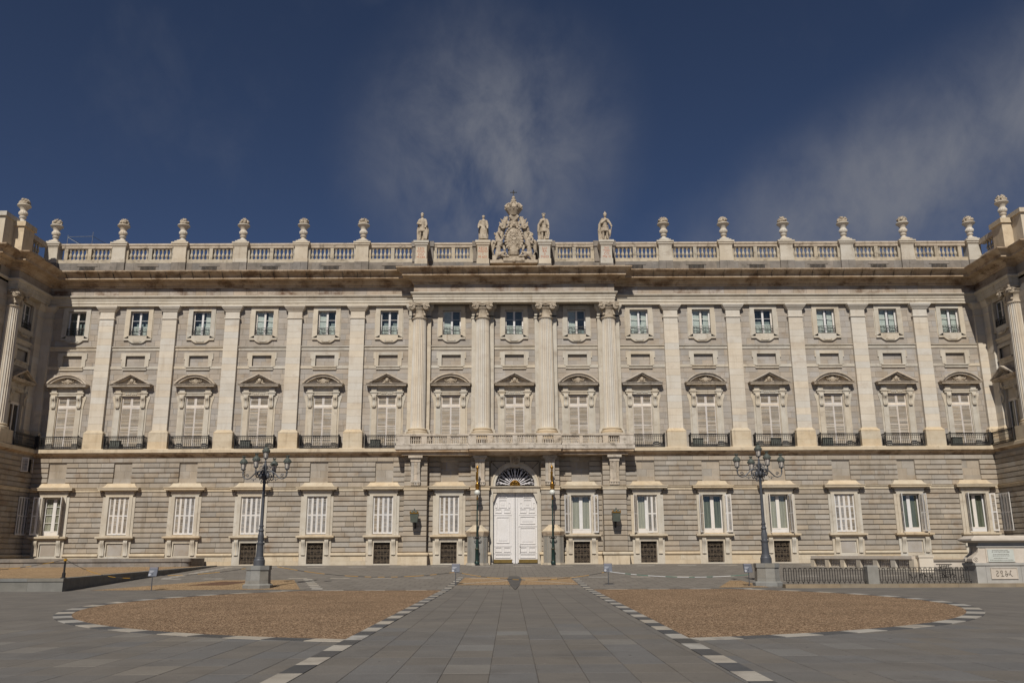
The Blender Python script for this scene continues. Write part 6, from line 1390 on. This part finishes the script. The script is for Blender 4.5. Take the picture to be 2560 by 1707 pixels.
# iron fence with stone pier
YF = 43.75
fe = thing('iron_fence', 'low dark iron fence of looped bars on a stone kerb at the right', 'fence', (17.3, YF, 0))
x = 12.95
while x < 27.5:
    w = rnd.uniform(2.2, 3.0); s = MB(); s.box(x + .004, min(x + w, 27.6) - .004, YF - .25, YF + .25, -.05, .18); ob('kerb_stone', (s, KERB), fe, (-17.3, -YF, 0)); x += w
def loops(x0, x1):
    s = MB(); n = int((x1 - x0) / .25); st = (x1 - x0) / n; pts = []
    for j in range(n):
        a = x0 + st * j
        up = [(a + .02, .34), (a + .02, .86)] + [(a + .02 + st * .25 - st * .25 * math.cos(R(180 * q / 6)), .86 + st * .25 * math.sin(R(180 * q / 6)) * 1.1) for q in range(1, 7)]
        dn = [(a + .02 + st * .5, .34)] + [(a + .02 + st * .75 - st * .25 * math.cos(R(180 * q / 6)), .34 - st * .25 * math.sin(R(180 * q / 6)) * 1.1) for q in range(1, 6)]
        pts += up + dn
    s.tube([(x, 0, z) for x, z in pts], .019, 5)
    for j in range(n): xx = x0 + st * (j + .75) + .02; s.box(xx - .012, xx + .012, -.012, .012, .18, .28)
    return s
for a, b in ((12.95, 17.0), (17.56, 22.2)):
    s = MB(); s.box(a, b, -.02, .02, .935, .955); s.box(a, b, -.012, .012, .80, .82); s.box(a, b, -.012, .012, .36, .38); s.box(a, b, -.012, .012, .235, .25)
    o = ob('rail', (s, IRON), fe, (-17.3, 0, 0)); ob('looped_bars', (loops(a, b), IRON), o, kind='stuff')
s = MB(); s.box(-.28, .26, -.25, .25, .18, 1.0); s.frus((-.01, 0), .27, .25, 1.0, .2, .18, 1.06); ob('pier', (s, GREYG), fe)
# monument at the right edge
mo = thing('monument', 'pale stone monument base with scrolls and inscribed plaque at the right edge', 'monument', (24.55, 43.85, 0)); X0, X1 = 22.42, 26.6
mw0 = (-24.5, -44.5, 0)
s = MB(); x = X0
for a, b in ((X0, 22.88), (22.89, 24.62), (24.63, X1)): s.box(a, b, 44.35, 45.6, .18, 1.06)
s.sweep([(X0, 45.6), (X0, 44.35), (X1, 44.35), (X1, 45.6)], [(-.3, 1.0), (.0, 1.0), (.05, 1.03), (.05, 1.14), (-.3, 1.16)]); ob('die', (s, MONG), mo, mw0)
s = MB(); s.box(22.75, 26.3, 44.5, 45.4, 1.15, 1.92); s.box(23.05, 24.5, 44.46, 44.5, 1.17, 1.85); ob('upper_block', (s, MONU), mo, mw0)
s = MB(); s.box(22.62, 26.4, 44.44, 45.5, 1.9, 1.96); s.box(22.72, 26.3, 44.48, 45.45, 1.96, 2.14); ob('band', (s, MONG), mo, mw0)
s = MB(); s.sweep([(22.55, 45.5), (22.55, 44.45), (26.6, 44.45), (26.6, 45.5)], [(-.5, 2.12), (.0, 2.12), (.1, 2.16), (.22, 2.2), (.3, 2.22), (.3, 2.3), (.22, 2.32), (.05, 2.4), (-.02, 2.46), (-.5, 2.47), (-.5, 2.12)]); s.box(22.6, 26.55, 44.5, 45.45, 2.13, 2.46); ob('cap', (s, MONU), mo, mw0)
for xx, sg in ((22.76, -1), (26.29, 1)):
    s = MB(); q = [(0, 1.9), (.0, 1.15), (.36, 1.15), (.42, 1.22), (.42, 1.34), (.36, 1.42), (.22, 1.52), (.1, 1.66), (.05, 1.9)]
    s.prism([(xx + sg * u, z) for u, z in q], 44.48, 45.0)
    s.tube([(xx + sg * .24 + .0 + u, 44.46, z) for u, z in spiral(0, 1.31, .13, 1.8, sg, 16)], .022, 5); s.prism([(xx + sg * (u * 1.04), z) for u, z in q], 45.1, 45.3); ob('scroll', (s, MONU), mo, mw0)
s = MB(); s.box(23.12, 24.42, 44.43, 44.46, 1.2, 1.8); pq = ob('plaque', (s, PLAQ), mo, mw0)
for tx, sz, z in (('EL 2 DE MAYO DE 1808', .085, 1.64),): ob('inscription', text_mesh('inscription', tx, sz, INK, .003), pq, (23.77, 44.428, z))
s = MB(); rg_ = random.Random(9)
for z, a, b in ((1.73, 23.35, 24.15), (1.54, 23.38, 24.16), (1.47, 23.36, 24.18), (1.36, 23.4, 24.1), (1.27, 23.2, 24.36)):
    u = a
    while u < b: w = rg_.uniform(.03, .10); s.box(u, min(u + w, b), 44.424, 44.431, z, z + .022); u += w + .018
ob('small_lettering', (s, INK), pq, kind='stuff')
s = MB(); frame_xz(s, 23.1, 24.42, .38, .92, .03, 44.30, 44.36); s.box(23.13, 24.39, 44.325, 44.35, .41, .89); dt = ob('date_panel', (s, MONU), mo, mw0)
GL = [[[(.1, .85), (.35, 1), (.6, .85), (.55, .6), (.3, .5)], [(.3, .5), (.1, .3), (.15, .05), (.45, 0), (.65, .2)]], [[(.2, .55), (.15, .8), (.35, 1), (.6, .9), (.6, .65), (.4, .55), (.45, .3), (.5, .1)], [(.2, .05), (.9, .05)]], [[(.2, .75), (.4, 1), (.6, .8), (.3, .5), (.2, .2), (.5, 0), (.8, .3)], [(.3, .35), (.75, .4)], [(.8, .3), (.9, .6)]], [[(.1, .2), (.35, .6), (.5, 1)], [(.3, .5), (.6, .1), (.9, .05)], [(.5, 1), (.7, .9)]]]
for j, g_ in enumerate(GL):
    s = MB()
    for st_ in g_: s.tube([(23.34 + .21 * j + .2 * u, 44.322, .50 + .28 * v) for u, v in st_], .016, 5)
    ob('worn_figure', (s, INK), dt)
# stone parapet behind the fence and a pale wall
pa = thing('stone_parapet', 'weathered stone balustrade running obliquely behind the iron fence', 'balustrade', (26.5, 65, .4)); A, Bv = Vector((23.6, 70.0)), Vector((26.9, 60.0)); d = (Bv - A); ln = d.length; d.normalize(); ang = math.atan2(d.y, d.x)
par = ob('parapet_frame', None, pa, (A.x - 26.5, A.y - 65, -.4), ang); k_ = 6; wv = ln / k_
s = MB(); s.box(-.1, ln + .1, -.3, .3, 1.2, 1.42); ob('rail', (s, MONU), par); s = MB(); s.box(0, ln, -.2, .2, -.9, .62); ob('dado', (s, LIME), par)
for j in range(k_ + 1): s = MB(); s.box(j * wv - .22, j * wv + .22, -.26, .26, -.6, 1.22); ob('post', (s, LIME), par)
pb = MB(); pb.box(-.07, .07, -.07, .07, .6, .66); pb.lathe([(.05, .66), (.09, .78), (.05, .95), (.08, 1.05), (.05, 1.1), (.08, 1.16), (.08, 1.24)], n=8); PBM = pb.mesh('baluster', MONU, 40)
for j in range(k_):
    for q in range(6): ob('baluster', PBM, par, (j * wv + .32 + (wv - .64) * (q + .5) / 6, 0, 0))
s = MB(); s.box(27.0, 27.95, 59.5, 60.3, -.5, 1.32); s.box(26.95, 28.0, 59.45, 60.35, 1.32, 1.46); 
t = thing('stone_block', 'large pale stone block at the near end of the oblique balustrade', 'stone block', (27.5, 59.9, .3)); ob('block', (s, LIMEP), t, (-27.5, -59.9, -.3))
t = thing('pale_wall', 'long low pale stone wall behind the iron fence at the right', 'wall', (36, 66, .5)); q = 29.0
while q < 43: w = rnd.uniform(1.4, 2.0); s = MB(); s.box(q + .006, min(q + w, 43.0) - .006, 66.0, 66.5, -.2, 1.0); ob('stone', (s, MONU), t, (-36, -66, -.5)); q += w
s = MB(); s.box(28.9, 43.0, 65.9, 66.6, 1.004, 1.14); ob('coping', (s, DARKG), t, (-36, -66, -.5))
# dark iron handrail and scrap behind the fence
t = thing('iron_handrail', 'black iron handrail with lattice post behind the right fence panel', 'handrail', (25.2, 52, .2)); s = MB()
s.box(-1.6, 3.0, -.02, .02, .42, .46)
for j in range(8): s.tube([(.2 + .34 * j, 0, .15), (.2 + .34 * j, 0, .62)], .012, 5)
for j in range(6): s.tube([(-.55 + .12 * j, 0, -.1), (-.5 + .1 * j, 0, .75)], .02, 5); s.tube([(-.6, 0, 0.02 + .12 * j), (.1, 0, .1 + .12 * j)], .018, 5)
s.box(-.7, .2, -.05, .05, .74, .79); ob('lattice', (s, IRON), t); s = MB(); rg_ = random.Random(3)
for j in range(12): a = rg_.uniform(-2.2, 1.0); s.tube([(a, .1, -.15), (a + rg_.uniform(-.3, .3), .1, rg_.uniform(0, .3)), (a + rg_.uniform(-.5, .5), .15, rg_.uniform(-.1, .2))], .03, 5)
ob('bent_bars', (s, IRON), t, kind='stuff')
